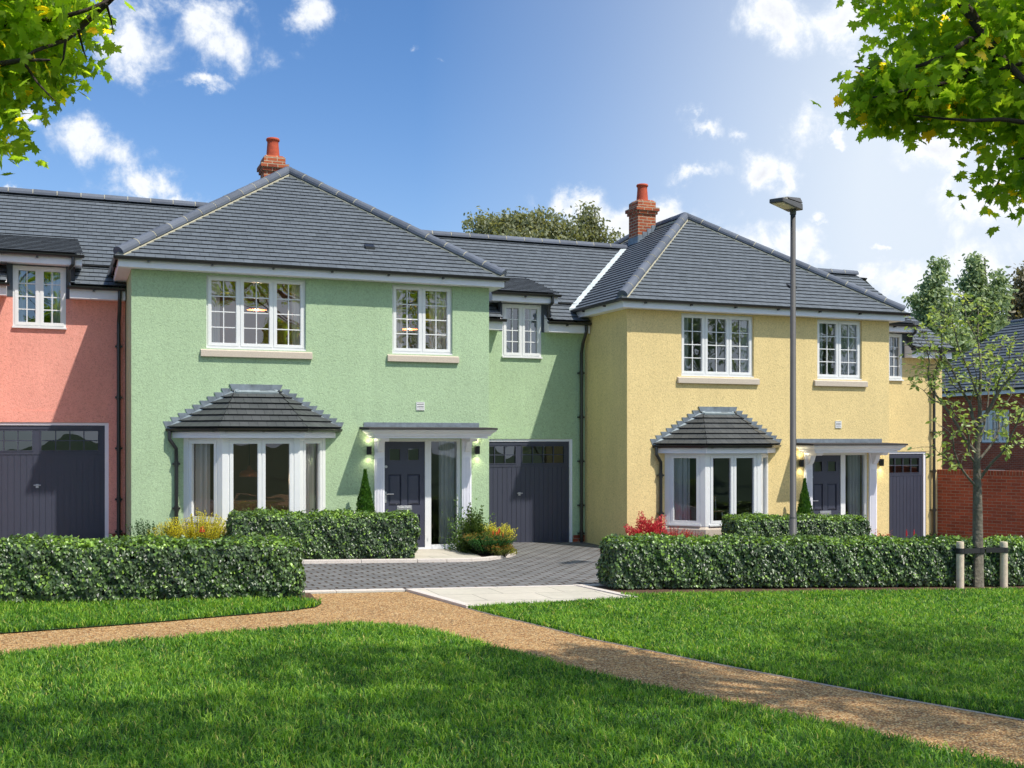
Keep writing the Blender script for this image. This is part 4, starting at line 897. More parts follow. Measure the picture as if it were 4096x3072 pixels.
tree('broadleaf_tree', (b.x, b.y, -1.2), [far(2104, 575, 60, 13, 26), far(2100, 610, 60, 24, 30), far(2158, 600, 60, 10, 26), far(2150, 640, 60, 22, 30), far(2120, 660, 60, 46, 40), far(2135, 720, 60, 52, 50), far(2120, 800, 60, 70, 50)], 4.5, .35, M['birch'], M['bark'], 620, 26, .24, (.18, .30), 'oval', 'tallest twin topped green tree above the slate roof of the brick house', group=GB, shell=.3, tbias=-.06)
b = V2W(2230, 948, 64)
tree('broadleaf_tree', (b.x, b.y, -1.2), [far(2225, 620, 64, 36, 50), far(2195, 660, 64, 20, 30), far(2220, 700, 64, 50, 60)], 5, .35, M['brownleaf'], M['bark'], 240, 22, .28, (.2, .32), 'oval', 'thin brownish tree at the right edge behind the brick house', group=GB, shell=.2)
# trees across the green behind the viewer, seen mirrored in the panes
for i, (x, y, s) in enumerate(((15.8, -26, 1.2), (23.5, -27, 1.3), (40, -26, 1.4), (50, -26, 1.35))):
    tree('broadleaf_tree', (x, y, 0), [(x, y, 5*s, 2.6*s, 2.4*s, 2.2*s), (x+1, y, 7.6*s, 2.0*s, 2*s, 2.0*s), (x-1.3, y, 6.8*s, 1.8*s, 1.8*s, 1.6*s), (x, y, 9.6*s, 1.2*s, 1.2*s, 1.6*s)], 2.6, .28, M['birch'], M['bark'], 150, 22, .4, (.26, .42), 'oval', 'green tree across the lawn, mirrored in the window panes', group='trees across the lawn', shell=.4, nlimb=8)
# young street tree with stakes
def sapling():
    bx, by = 13.14, 13.30; bz = gz(bx); root = empty('young_tree', (bx, by, bz), 'slender young tree with sparse pale leaves tied between two stakes', 'tree')
    d0 = bx*S+by*C
    def cp(x, y, off): X = (3500+x/2.2114)/1.85172; Y = (1200+y/2.2114)/1.85172; return V2W(X, Y, d0+off)-Vector((bx, by, bz))
    mb = MB(); base = Vector((0, 0, -.05))
    tr = [base, cp(908, 1900, 0), cp(905, 1659, 0), cp(900, 1450, .0), cp(905, 1300, .03), cp(915, 1150, .02), cp(930, 980, .05), cp(925, 850, .06), cp(935, 650, .08), cp(930, 500, .1), cp(910, 300, .1), cp(915, 80, .15)]
    mb.tube(tr, [.090, .076, .066, .054, .045, .040, .032, .027, .022, .016, .011, .005], n=12)
    B = [([(905, 1650), (850, 1600), (760, 1480), (700, 1330), (690, 1230), (640, 1150), (560, 1110)], .030, -.5), ([(925, 1580), (1040, 1430), (1130, 1340), (1210, 1190), (1300, 990), (1340, 900)], .034, -.6),
         ([(890, 1340), (800, 1240), (730, 1110), (600, 920), (500, 780), (470, 650), (480, 540), (440, 420), (340, 370)], .036, .4), ([(895, 1450), (830, 1350), (830, 1200), (770, 1080), (700, 1000), (640, 860), (600, 700)], .026, -.5),
         ([(905, 1120), (860, 1030), (840, 920), (780, 820), (700, 650), (600, 470), (590, 300), (570, 190)], .040, .6), ([(935, 1080), (1020, 950), (1070, 850), (1150, 740), (1240, 650), (1318, 560), (1400, 450)], .042, -.4),
         ([(915, 1420), (1050, 1250), (1100, 1130), (1090, 1020), (1200, 850), (1250, 700)], .028, .7), ([(925, 930), (880, 760), (820, 600), (750, 450), (700, 250), (670, 100), (680, -20)], .026, -.3),
         ([(930, 560), (915, 380), (850, 250), (800, 120), (790, 0), (770, -90)], .018, .4), ([(925, 1260), (960, 1130), (1000, 900), (1010, 750), (1060, 550), (1110, 430), (1130, 330)], .024, .8),
         ([(600, 920), (500, 880), (430, 800), (360, 760), (280, 745)], .012, .2), ([(760, 1480), (690, 1430), (600, 1380), (520, 1310), (490, 1290)], .010, -.3), ([(780, 820), (700, 760), (640, 640), (560, 560), (480, 480), (380, 430), (290, 400)], .014, .3),
         ([(1130, 1340), (1200, 1300), (1260, 1270), (1330, 1250)], .010, .2), ([(910, 380), (960, 200), (940, 60), (960, -60)], .012, -.2), ([(1070, 850), (1100, 700), (1180, 560), (1200, 400), (1300, 280)], .018, -.5),
         ([(840, 920), (900, 700), (860, 520), (880, 400)], .012, -.6), ([(700, 650), (660, 560), (560, 470), (460, 380), (400, 260), (330, 240)], .012, .5), ([(1150, 740), (1240, 600), (1330, 380)], .014, .2), ([(1100, 1130), (1180, 1100), (1260, 1060), (1330, 960)], .012, .3),
         ([(700, 250), (640, 160), (560, 120), (500, 80)], .009, .1), ([(850, 250), (900, 160), (1000, 140), (1090, 100)], .009, .2), ([(1010, 750), (960, 640), (980, 480), (1040, 400)], .010, .5)]
    lp, ldv = [], []
    for pts, r0, off in B:
        n = len(pts); p3 = [cp(x, y, off*(k/(n-1))) for k, (x, y) in enumerate(pts)]
        sm = []
        for k in range(n-1):
            for q in range(3):
                t = q/3; a, b = p3[k], p3[k+1]; pm = p3[max(k-1, 0)]; pn = p3[min(k+2, n-1)]
                sm.append(.5*((2*a)+(b-pm)*t+(2*pm-5*a+4*b-pn)*t*t+(3*a-pm-3*b+pn)*t**3))
        sm.append(p3[-1]); m = len(sm)
        mb.tube(sm, [max(r0*.78*(1-.88*k/(m-1)), .0035) for k in range(m)], n=7)
        L = sum((sm[k+1]-sm[k]).length for k in range(m-1))
        nt_ = int(L*19)
        for _ in range(nt_):                            # twigs with leaves towards the outer part
            k = int((rnd.random()**.6)*(m-2)); 
            if k < m*.28 and r0 > .015: continue
            a = sm[k]; d = Vector((rnd.uniform(-1, 1), rnd.uniform(-1, 1), rnd.uniform(-.3, .9))).normalized()*rnd.uniform(.08, .34)
            e = a+d; mb.tube([a, a+d*.5+Vector((0, 0, .01)), e], [.004, .003, .002], n=4)
            for j in range(rnd.randint(2, 5)):
                lp.append(a+d*rnd.uniform(.45, 1.1)+Vector((rnd.gauss(0, .015),)*3)); ldv.append(d.normalized()*.6+Vector((rnd.uniform(-1, 1), rnd.uniform(-1, 1), rnd.uniform(-.9, .3))))
    mb.build('trunk', M['bark_grey'], root, smooth=True)
    n = len(lp); P = np.array([tuple(p) for p in lp]); D = np.array([tuple(p) for p in ldv])
    V, F, T = leaf_cloud(P, D, rdir(n)*.7+np.array([0, -.2, .7]), rng.uniform(.06, .105, n), 'oval', rng.random(n)); np_mesh('crown', V, F, T, M['young'], root)
    # stakes and strap
    for i, (x, y, lab) in enumerate(((12.72, 13.24, 'peeled round timber stake left of the young tree trunk'), (13.53, 13.17, 'peeled round timber stake right of the young tree trunk'))):
        s = MB(); z = gz(x); s.lathe((x, y, z), [(.058, -.1), (.058, .70), (.054, .735), (.0, .74)], 20)
        o = s.build('tree_stake', M['wood'], smooth=False); props(o, lab, 'stake', 'stakes beside the young tree')
    st = MB(); z = bz+.60
    def band(cx, cy, r, z0, z1): st.lathe((cx, cy, z0), [(r, 0), (r+.004, .0), (r+.004, z1-z0), (r, z1-z0)], 24)
    band(12.72, 13.24, .060, z-.035, z+.05); band(13.53, 13.17, .060, z-.045, z+.04); band(bx, by, .094, z-.04, z+.045)
    for a, b in (((12.76, 13.185), (13.08, 13.205)), ((13.20, 13.20), (13.49, 13.115))):
        a, b = Vector(a), Vector(b); st.hexa([(a.x, a.y, z-.035), (b.x, b.y, z-.038), (b.x, b.y+.006, z-.038), (a.x, a.y+.006, z-.035)], [(a.x, a.y, z+.045), (b.x, b.y, z+.040), (b.x, b.y+.006, z+.040), (a.x, a.y+.006, z+.045)])
    props(st.build('tree_strap', M['rubber']), 'black rubber strap holding the young tree to its stakes', 'strap')
sapling()
# ------------------------------------------------------------------ shrubs and flowers
def bush(name, c, r, n, lsize, mat, label, kind='oval', shell=.6, up=.3, group=None, cat='shrub', clump=0, jag=.16):
    x, y = c; z = gz(x)+.03; root = empty(name, (x, y, z), label, cat, group)
    d = rdir(n); d[:, 2] = np.abs(d[:, 2]); rr = (1-(1-shell)*rng.random((n, 1)))
    bump = 1+jag*np.sin(d[:, :1]*9+3)*np.sin(d[:, 1:2]*8+1)+jag*np.sin(d[:, 2:]*11+d[:, :1]*7)
    P = d*rr*bump*np.array(r)+rng.normal(size=(n, 3))*clump
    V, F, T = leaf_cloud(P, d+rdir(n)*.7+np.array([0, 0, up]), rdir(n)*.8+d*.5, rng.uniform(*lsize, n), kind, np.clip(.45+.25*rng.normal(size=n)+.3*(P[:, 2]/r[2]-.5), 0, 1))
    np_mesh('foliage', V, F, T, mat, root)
    mb = MB()
    for k in range(6): a = rnd.uniform(0, 6.28); mb.tube([(0, 0, -.04), (math.cos(a)*r[0]*.35, math.sin(a)*r[1]*.35, r[2]*.6)], [.012, .004], n=5)
    mb.build('stems', M['bark'], root); return root
def spikes(name, c, r, h, nst, per, lsize, mat, label, group=None, cat='plant', fan=.35, tip=None, hv=.35, kind='tri', rad=.02):
    x, y = c; z = gz(x)+.03; root = empty(name, (x, y, z), label, cat, group); P, D, Nr, T, tips = [], [], [], [], []
    sm = MB()
    for k in range(nst):
        a = rnd.uniform(0, 6.283); q = math.sqrt(rnd.random()); b = Vector((math.cos(a)*q*r*.5, math.sin(a)*q*r*.5, 0)); hh = h*(1-hv*rnd.random())*(1-.25*q)
        e = b+Vector((math.cos(a)*q*(r*.5+fan*h*.5), math.sin(a)*q*(r*.5+fan*h*.5), hh)); sm.tube([b, b.lerp(e, .5)+Vector((0, 0, .02)), e], [.004, .003, .002], n=4)
        for j in range(per):
            t = .12+.88*(j/per)**.8; p = b.lerp(e, t); w = 2.4*j+rnd.random(); o = Vector((math.cos(w), math.sin(w), .7))
            P.append(p+o*.004); D.append(o); Nr.append(Vector((-math.cos(w), -math.sin(w), 1))); T.append(min(max(rnd.gauss(.5, .2)+(t-.6)*.5, 0), 1) if not tip else (.95 if t > tip else rnd.uniform(0, .45)))
        tips.append(e)
    n = len(P); V, F, T2 = leaf_cloud(np.array([tuple(p) for p in P]), np.array([tuple(p) for p in D]), np.array([tuple(p) for p in Nr]), rng.uniform(*lsize, n), kind, np.array(T))
    np_mesh('foliage', V, F, T2, mat, root); sm.build('stems', M['bark'], root); return root
def lm(name, *st, **kw): return leaf_mat(name, [(i/(len(st)-1), c) for i, c in enumerate(st)], **kw)
m_dk = lm('dark_conifer', (.018, .04, .010), (.055, .105, .020), (.12, .19, .03)); m_fe = lm('feathery_green', (.07, .15, .04), (.20, .33, .10)); m_ye = lm('gold_foliage', (.30, .31, .02), (.58, .55, .04), (.72, .68, .08))
m_gr = lm('grevillea', (.025, .10, .03), (.06, .20, .045), (.46, .30, .09)); m_li = lm('lime_gold', (.12, .14, .005), (.42, .42, .01)); m_or = lm('orange_green', (.06, .11, .02), (.22, .24, .05), (.52, .24, .06))
m_up = lm('dark_upright', (.010, .04, .015), (.04, .12, .03)); m_cy = lm('cypress_green', (.02, .07, .008), (.06, .17, .015), (.12, .26, .03)); m_re = lm('red_flowers', (.40, .012, .022), (.66, .05, .07), (.78, .16, .15), trans=.25, tcol=(1.2, .6, .6)); m_ro = lm('red_orange_flowers', (.62, .06, .02), (.80, .22, .03), trans=.25, tcol=(1.2, .8, .5)); m_rd = lm('dark_red_spikes', (.30, .015, .022), (.58, .045, .04), (.80, .18, .06), trans=.2, tcol=(1.2, .6, .6))
m_iv = lm('ivy', (.012, .03, .012), (.03, .08, .02), (.09, .15, .05))
bush('conifer_shrub', (6.93, 19.22), (.26, .26, .80), 4600, (.03, .05), m_dk, 'dark green conifer shrub right of the green house door', kind='tri', shell=.55, jag=.22)
bush('feathery_shrub', (6.90, 19.70), (.34, .20, .82), 1300, (.035, .055), m_fe, 'loose pale green shrub against the porch pilaster of the green house', shell=.3, jag=.3)
bush('feathery_shrub', (7.30, 19.72), (.32, .20, .66), 1800, (.03, .05), m_fe, 'pale green shrub between the dark conifer and the grey garage door', shell=.3, jag=.25)
spikes('gold_spike_plant', (7.36, 19.25), .34, .66, 110, 30, (.026, .04), m_ye, 'yellow spiky plant in front of the grey garage door', fan=.25)
spikes('orange_tipped_shrub', (7.10, 18.85), .36, .50, 260, 24, (.026, .042), m_gr, 'rounded green shrub with orange tips beside the slab path', fan=.62, tip=.92, hv=.22, cat='shrub')
spikes('orange_green_shrub', (7.16, 18.52), .22, .28, 90, 16, (.022, .034), m_or, 'low green and orange shrub at the kerb of the bed', fan=.6, tip=.88, cat='shrub')
bush('lime_shrub', (7.36, 18.88), (.25, .22, .27), 1800, (.02, .035), m_li, 'small lime yellow mound on the kerb corner of the bed', jag=.12)
for i, (x, y, z) in enumerate(((7.08, 18.62, .42), (7.13, 18.58, .40), (7.18, 18.62, .43), (7.22, 18.66, .46), (7.25, 18.56, .38))):
    rt = empty('poker_flower', (x, y, gz(x)+.03), 'orange poker flower above the orange tipped shrub', 'flower', 'orange poker flowers in the bed'); a = MB(); a.tube([(0, 0, 0), (0, 0, z)], .005, n=5); a.build('stem', m_up, rt)
    a = MB(); a.lathe((0, 0, z-.04), [(.004, 0), (.016, .02), (.015, .05), (.009, .08), (0, .095)], 8, t=.3+.15*(i % 3)); a.build('bloom', m_ro, rt)
def cypress(x, y, label, s=1):
    z = gz(x)+.03; h = 1.42*s; n = 5200; root = empty('cypress', (x, y, z), label, 'shrub', 'cone cypresses beside the front doors'); t = rng.random(n)**1.15; w = rng.uniform(0, 6.283, n)
    prof = .155*s*np.sin(np.clip(t*.9+.12, 0, 1)*np.pi)**.55*(1-t)**.62*1.5; rr = prof*(1-.35*rng.random(n)**2)*(1+.1*np.sin(w*5+t*20))
    P = np.stack([rr*np.cos(w), rr*np.sin(w), .04+t*h], 1); D = np.stack([np.cos(w)*.35, np.sin(w)*.35, np.ones(n)], 1)+rdir(n)*.3; Nr = np.stack([np.cos(w), np.sin(w), 0*w+.3], 1)+rdir(n)*.5
    V, F, T = leaf_cloud(P, D, Nr, rng.uniform(.035, .07, n), 'tri', np.clip(.5+.22*rng.normal(size=n), 0, 1)); np_mesh('foliage', V, F, T, m_cy, root)
    a = MB(); a.tube([(0, 0, -.05), (0, 0, h*.8)], [.03, .008], n=6); a.build('stems', M['bark'], root)
cypress(4.98, 19.62, 'cone shaped green cypress left of the green house door'); cypress(14.36, 19.32, 'cone shaped green cypress left of the yellow house door')
spikes('upright_shrub', (1.25, 19.35), .34, .72, 30, 34, (.03, .05), m_up, 'dark green upright shrub at the left corner of the green house', fan=.2, cat='shrub')
spikes('gold_spike_plant', (1.62, 19.15), .36, .66, 90, 32, (.028, .042), m_ye, 'yellow spiky plant beside the dark upright shrub', fan=.35)
spikes('gold_spike_plant', (1.98, 19.10), .42, .84, 140, 34, (.028, .042), m_ye, 'tallest yellow spiky plant below the bay window of the green house', fan=.35)
bush('feathery_shrub', (1.55, 18.75), (.45, .25, .42), 1500, (.02, .035), m_fe, 'low pale shrub in front of the yellow spiky plants', jag=.25)
bush('feathery_shrub', (2.36, 19.15), (.22, .18, .58), 500, (.02, .04), m_fe, 'small pale shrub under the stone sill of the bay window', shell=.3, jag=.3)
spikes('gold_spike_plant', (2.47, 18.95), .24, .56, 50, 26, (.026, .04), m_ye, 'small yellow spiky plant touching the short hedge of the green house', fan=.3)
rt = empty('crown_flower', (2.02, 18.75, gz(2.0)), 'single orange crown flower among the yellow spiky plants', 'flower'); a = MB(); a.tube([(0, 0, 0), (0, 0, .56)], .006, n=5); a.build('stem', m_up, rt); a = MB()
for k in range(7): w = k*.9; a.hexa([(math.cos(w)*.02, math.sin(w)*.02, .56), (math.cos(w+.7)*.02, math.sin(w+.7)*.02, .56), (0, 0, .56)], [(math.cos(w)*.05, math.sin(w)*.05, .47), (math.cos(w+.7)*.05, math.sin(w+.7)*.05, .47), (math.cos(w)*.03, math.sin(w)*.03, .46)], .1)
a.build('bloom', m_ro, rt)
bush('red_shrub', (10.45, 18.95), (.48, .30, .66), 9000, (.024, .040), m_re, 'big rounded crimson flowering shrub at the corner of the yellow house', jag=.25, shell=.75)
spikes('red_spike_plant', (10.98, 18.85), .28, .60, 120, 28, (.018, .03), m_rd, 'dark red spiky plant right of the crimson shrub', fan=.3)
spikes('red_spike_plant', (11.33, 18.7), .24, .50, 90, 24, (.018, .03), m_rd, 'small dark red spiky plant below the bay sill of the yellow house', fan=.4)
bush('red_shrub', (15.55, 18.35), (.42, .30, .44), 1700, (.02, .034), lm('salmon_flowers', (.10, .12, .03), (.60, .12, .08), (.75, .22, .18)), 'salmon red flowers between the porch and garage of the yellow house', jag=.2)
for x in (16.15, 16.35): 
    rt = empty('salvia_flower', (x, 18.3, gz(x)-.04), 'thin red flower spike in front of the yellow house garage door', 'flower', 'red flower spikes by the garage'); a = MB(); a.tube([(0, 0, 0), (0, 0, .5)], .005, n=5); a.build('stem', m_up, rt); a = MB(); a.lathe((0, 0, .42), [(.004, 0), (.02, .04), (.012, .12), (0, .17)], 6, t=.2); a.build('bloom', m_re, rt)
# ------------------------------------------------------------------ street lamp
lx, ly = 10.52, 14.45; lz = gz(lx); root = empty('street_lamp', (lx, ly, lz), 'tall grey street lamp with flat head behind the right hand hedge', 'street lamp')
def rel(v): return (v.x-lx, v.y-ly, v.z-lz)
dl_ = lx*S+ly*C; topz = EYE+(948-461)/2390*dl_-lz
a = MB(); a.tube([(0, 0, -.1), (0, 0, 1.0)], .058, n=20); a.tube([(0, 0, 1.0), (0, 0, 1.03)], [.058, .050], n=20, cap=False); a.tube([(0, 0, 1.03), (0, 0, topz)], [.050, .040], n=20); a.build('post', M['post'], root, smooth=True)
hd = Vector((-.86, -.50, 0)).normalized(); sd = Vector((-hd.y, hd.x, 0))
def HP(u, v, z): p = hd*u+sd*v; return (p.x, p.y, z)
a = MB(); a.lathe((0, 0, topz), [(.047, -.02), (.050, .03), (.062, .09), (.075, .16), (.07, .20), (.04, .225), (0, .23)], 18); a.build('lamp_collar', M['post'], root, smooth=True)
def headpart(u0, u1, w0, w1, z0, z1, zt0, zt1, mat, nm, ch=.25):
    b_ = MB(); b_.hexa([HP(u0, -w0, z0), HP(u1, -w1, z1), HP(u1, w1, z1), HP(u0, w0, z0)], [HP(u0, -w0*(1-ch), zt0), HP(u1, -w1*(1-ch*.4), zt1), HP(u1, w1*(1-ch*.4), zt1), HP(u0, w0*(1-ch), zt0)]); return b_.build(nm, mat, root, bevel=.012)
t0 = topz+.05
headpart(-.10, .62, .125, .115, t0, t0+.02, t0+.105, t0+.085, M['post'], 'lamp_tray', .04)
headpart(-.11, .40, .12, .115, t0+.112, t0+.102, t0+.205, t0+.135, M['post'], 'lamp_cover', .35)
b_ = MB()
for k in range(6): u = .41+k*.033; b_.hexa([HP(u, -.10, t0+.078), HP(u+.014, -.10, t0+.078), HP(u+.014, .10, t0+.078), HP(u, .10, t0+.078)], [HP(u, -.09, t0+.12-k*.006), HP(u+.014, -.09, t0+.12-k*.006), HP(u+.014, .09, t0+.12-k*.006), HP(u, .09, t0+.12-k*.006)])
b_.build('cooling_fins', M['postlight'], root)
b_ = MB(); b_.hexa([HP(.14, -.10, t0+.000), HP(.59, -.095, t0+.012), HP(.59, .095, t0+.012), HP(.14, .10, t0+.000)], [HP(.14, -.10, t0+.006), HP(.59, -.095, t0+.018), HP(.59, .095, t0+.018), HP(.14, .10, t0+.006)]); b_.build('lamp_glass', M['postlight'], root)
# ------------------------------------------------------------------ garden wall and brick houses
gw = MB(); A = Vector((19.72, 21.55)); B = Vector((21.75, 15.9)); d = (B-A).normalized(); nn = Vector((-d.y, d.x)); nn = nn if nn.x > 0 else -nn
p4 = [A, B, B+nn*.215, A+nn*.215]; gw.hexa([(p.x, p.y, -1.2) for p in p4], [(p.x, p.y, 1.29) for p in p4])
wl = gw.build('garden_wall', M['brick'], uv=True); props(wl, 'red brick garden wall running from the yellow house behind the young tree', 'wall')
M['soldier'] = brick_mat('brick_on_edge', (.40, .09, .04), (.25, .055, .03), (.36, .30, .20), w=.075, h=.4, ms=.006, off=0)
cp_ = MB(); p5 = [A-nn*.004, B-nn*.004, B+nn*.219, A+nn*.219]; cp_.hexa([(p.x, p.y, 1.292) for p in p5], [(p.x, p.y, 1.40) for p in p5]); cp_.build('brick_coping', M['soldier'], wl, uv=True)
n = 420; P = np.stack([rng.normal(20.75, .10, n)*0+20.62+rng.normal(0, .05, n), 18.75+rng.normal(0, .16, n), rng.uniform(-.4, .62, n)], 1)
tt = (P[:, 1]-A.y)/(B.y-A.y); P[:, 0] = A.x+(B.x-A.x)*tt-.03-.05*rng.random(n); P[:, 1] -= .02
V, F, T = leaf_cloud(P, rdir(n)+np.array([-.3, -.3, -.8]), rdir(n)*.5+np.array([-.9, -.4, .2]), rng.uniform(.05, .08, n), 'heart', rng.random(n)); iv = empty('ivy', (20.7, 18.75, gz(20.7)), 'patch of ivy climbing the garden wall at the right edge', 'plant'); np_mesh('foliage', V-np.array([20.7, 18.75, gz(20.7)]), F, T, m_iv, iv)
a = MB(); a.tube([(0, 0, -.1), (.0, .05, .9)], .012, n=5); a.build('stems', M['bark'], iv)
# brick house whose side faces the garden
bh = empty('brick_house', (36.5, 40.8, -.9), 'red brick house with slate hipped roof behind the garden wall', 'house', 'red brick houses behind the garden wall')
bw = MB(); H0, H1 = 0, 5.05
hol = [(4.0, 5.55, 2.9, 4.27), (4.1, 5.35, .35, 1.75)]
y_of = lambda u: -u
xs_ = sorted({0, 16, *[h[0] for h in hol], *[h[1] for h in hol]}); zs_ = sorted({H0, H1, *[h[2] for h in hol], *[h[3] for h in hol]})
for i in range(len(xs_)-1):
    for j in range(len(zs_)-1):
        cx, cz = (xs_[i]+xs_[i+1])/2, (zs_[j]+zs_[j+1])/2
        if any(h[0] < cx < h[1] and h[2] < cz < h[3] for h in hol): continue
        bw.face([(0, -xs_[i], zs_[j]), (0, -xs_[i+1], zs_[j]), (0, -xs_[i+1], zs_[j+1]), (0, -xs_[i], zs_[j+1])])
bw.face([(0, 0, 0), (5.8, 0, 0), (5.8, 0, H1), (0, 0, H1)]); bw.face([(5.8, 0, 0), (5.8, -16, 0), (5.8, -16, H1), (5.8, 0, H1)]); bw.face([(0, -16, 0), (5.8, -16, 0), (5.8, -16, H1), (0, -16, H1)])
bw.build('wall', M['brick'], bh, uv=True)
for h in hol: window(bh, (.05, -h[0]), (0, -1), h[1]-h[0], h[2], h[3], 3 if h[3] > 3 else 2, 2 if h[3] > 3 else 1, 3 if h[3] > 3 else 1, [(0, .3), (.6, 1)])
room(bh, .3, 5.5, -9, -2, .1, 4.9, 'room_dark')
tb = MB(); e = .35; tn = .96
tiles(tb, (-e, e, 5.15), (0, -1), (1, 0), tn, [(0, 0), (16.7, 0), (16.7-3.25, 3.25), (3.25, 3.25)], gauge=.2, width=.3, th=.03, seed=31)
tiles(tb, (5.8+e, e, 5.15), (-1, 0), (0, -1), tn, [(0, 0), (6.5, 0), (3.25, 3.25)], gauge=.2, width=.3, seed=32)
tiles(tb, (5.8+e, -16.35, 5.15), (0, 1), (-1, 0), tn, [(0, 0), (16.7, 0), (16.7-3.25, 3.25), (3.25, 3.25)], gauge=.4, width=1, seed=33)
tiles(tb, (-e, -16.35, 5.15), (1, 0), (0, 1), tn, [(0, 0), (6.5, 0), (3.25, 3.25)], gauge=.2, width=.3, seed=34)
tr_ = tb.build('roof', [M['tile'], M['under']], bh); rt_ = MB(); mo_ = rt_; zz = 5.18+3.25*tn
ridge(rt_, mo_, (2.9, e-3.25, zz), (2.9, -16.35+3.25, zz)); rt_.build('ridge_tiles', [M['ridge'], M['mortar']], tr_)
fb_ = MB(); fb_.box(-.33, -.30, -16.3, .33, 4.93, 5.13); fb_.box(-.30, 0, -16.3, .33, 4.93, 4.95); fb_.box(-.30, 6.1, .30, .33, 4.93, 5.13); fb_.build('fascia', M['white'], bh)
gg_ = MB(); gutter_run(gg_, [(-.40, .35, 5.14), (-.40, -16.3, 5.14)], .06); gg_.build('gutter', M['black'], bh)
p = V2W(2034, 948, 62); b2 = empty('brick_house', (p.x, p.y, -.9), 'bright orange brick gable peeping out behind the yellow house eaves', 'house', 'red brick houses behind the garden wall')
def q2(x, y, dd=0): v = V2W(x, y, 62+dd); return (v.x-p.x, v.y-p.y, v.z+.9)
gm = MB(); dw = Vector((.35, .94)); F_ = [(-2.2, 0), (1.45, -.35), (1.45, -.35), (-2.2, 0)]
a0, a1 = q2(1990, 950), q2(2067, 950); ap_ = q2(2030, 766); r1_ = q2(2067, 800); l1_ = q2(1990, 800)
gm.hexa([(a0[0], a0[1], 0), (a1[0], a1[1], 0), r1_, ap_, l1_], [(a0[0]+1.4, a0[1]+4, 0), (a1[0]+1.4, a1[1]+4, 0), (r1_[0]+1.4, r1_[1]+4, r1_[2]), (ap_[0]+1.4, ap_[1]+4, ap_[2]), (l1_[0]+1.4, l1_[1]+4, l1_[2])])
gm.build('wall', M['brick_lit'], b2, uv=True)
gm = MB()
for P0, P1 in ((l1_, ap_), (ap_, r1_)):
    gm.hexa([(P0[0]-.05, P0[1]-.1, P0[2]), (P1[0]+.05, P1[1]-.1, P1[2]), (P1[0]+1.4, P1[1]+4, P1[2]), (P0[0]+1.4, P0[1]+4, P0[2])], [(P0[0]-.05, P0[1]-.1, P0[2]+.08), (P1[0]+.05, P1[1]-.1, P1[2]+.08), (P1[0]+1.4, P1[1]+4, P1[2]+.08), (P0[0]+1.4, P0[1]+4, P0[2]+.08)])
gm.build('roof', M['tile'], b2)
# ------------------------------------------------------------------ things seen through the panes
def in_h(loc, x, y, z): return (loc[0]+x, loc[1]+y, loc[2]+z)
pz = in_h(HG, 2.12, .9, 1.45); root = empty('pendant_lamp', pz, 'lit orange pendant lamp seen through the bay window of the green house', 'lamp')
a = MB(); a.lathe((0, 0, 0), [(.19, 0), (.185, .05), (.14, .11), (.05, .13), (.03, .20), (0, .21)], 20); a.build('lamp_shade', tint_mat('copper_shade', (.40, .15, .07), (.5, .2, .1), rough=.4), root, smooth=True)
a = MB(); a.tube([(0, 0, .2), (0, 0, 1.05)], .006, n=6); a.build('cord', M['rubber'], root); a = MB(); a.lathe((0, 0, .0), [(0, 0), (.035, .015), (.04, .04), (.02, .07), (0, .08)], 12); a.build('bulb', M['bulb'], root, smooth=True)
def lamp_light(o, x, y, z, e):
    q = bpy.data.lights.new('pendant_light', 'POINT'); q.energy = e; q.color = (1, .72, .42); q.shadow_soft_size = .05; b_ = bpy.data.objects.new('pendant_light', q); COL.objects.link(b_); b_.parent = o; b_.location = (x, y, z)
lamp_light(root, 0, 0, -.06, 16)
for (x, y, z, lab) in ((2.35, 1.5, 4.62, 'lit pendant lamp upstairs behind the three part window of the green house'), (5.35, 1.4, 4.35, 'lit pendant lamp upstairs behind the two part window of the green house')):
    cpy = root.copy(); COL.objects.link(cpy); cpy.location = in_h(HG, x, y, z); cpy['label'] = lab
    for ch in root.children:
        c2 = ch.copy(); COL.objects.link(c2); c2.parent = cpy
so = in_h(HG, 2.1, 1.9, .15); root = empty('sofa', so, 'dark sofa behind the bay window of the green house', 'sofa')
a = MB(); a.box(-1.0, 1.0, 0, .8, .1, .45); a.build('seat', M['cushion'], root, bevel=.03); a = MB(); a.box(-1.0, 1.0, -.18, .0, .1, .82); a.build('backrest', M['cushion'], root, bevel=.05)
bs = (12.45, 19.85, -.15); root = empty('bar_stool', bs, 'chrome legged bar stool with wooden seat in the bay of the yellow house', 'stool')
a = MB(); a.box(-.17, .17, -.15, .15, .78, .81); a.build('seat', tint_mat('stool_wood', (.30, .12, .05), (.35, .15, .06)), root, bevel=.01); a = MB(); a.box(-.17, .17, .13, .15, .98, 1.10); a.build('backrest', tint_mat('stool_wood2', (.30, .12, .05), (.35, .15, .06)), root, bevel=.01)
for sx in (-1, 1):
    for sy in (-1, 1):
        a = MB(); a.tube([(sx*.14, sy*.12, .78 if sy < 0 else 1.08), (sx*.15, sy*.13, .7), (sx*.22, sy*.2, 0)], .011, n=6); a.build('leg', M['steel'], root)
a = MB(); a.tube([(-.19, -.17, .3), (.19, -.17, .3), (.19, .17, .3), (-.19, .17, .3), (-.19, -.17, .3)], .008, n=6); a.build('footrest', M['steel'], root)
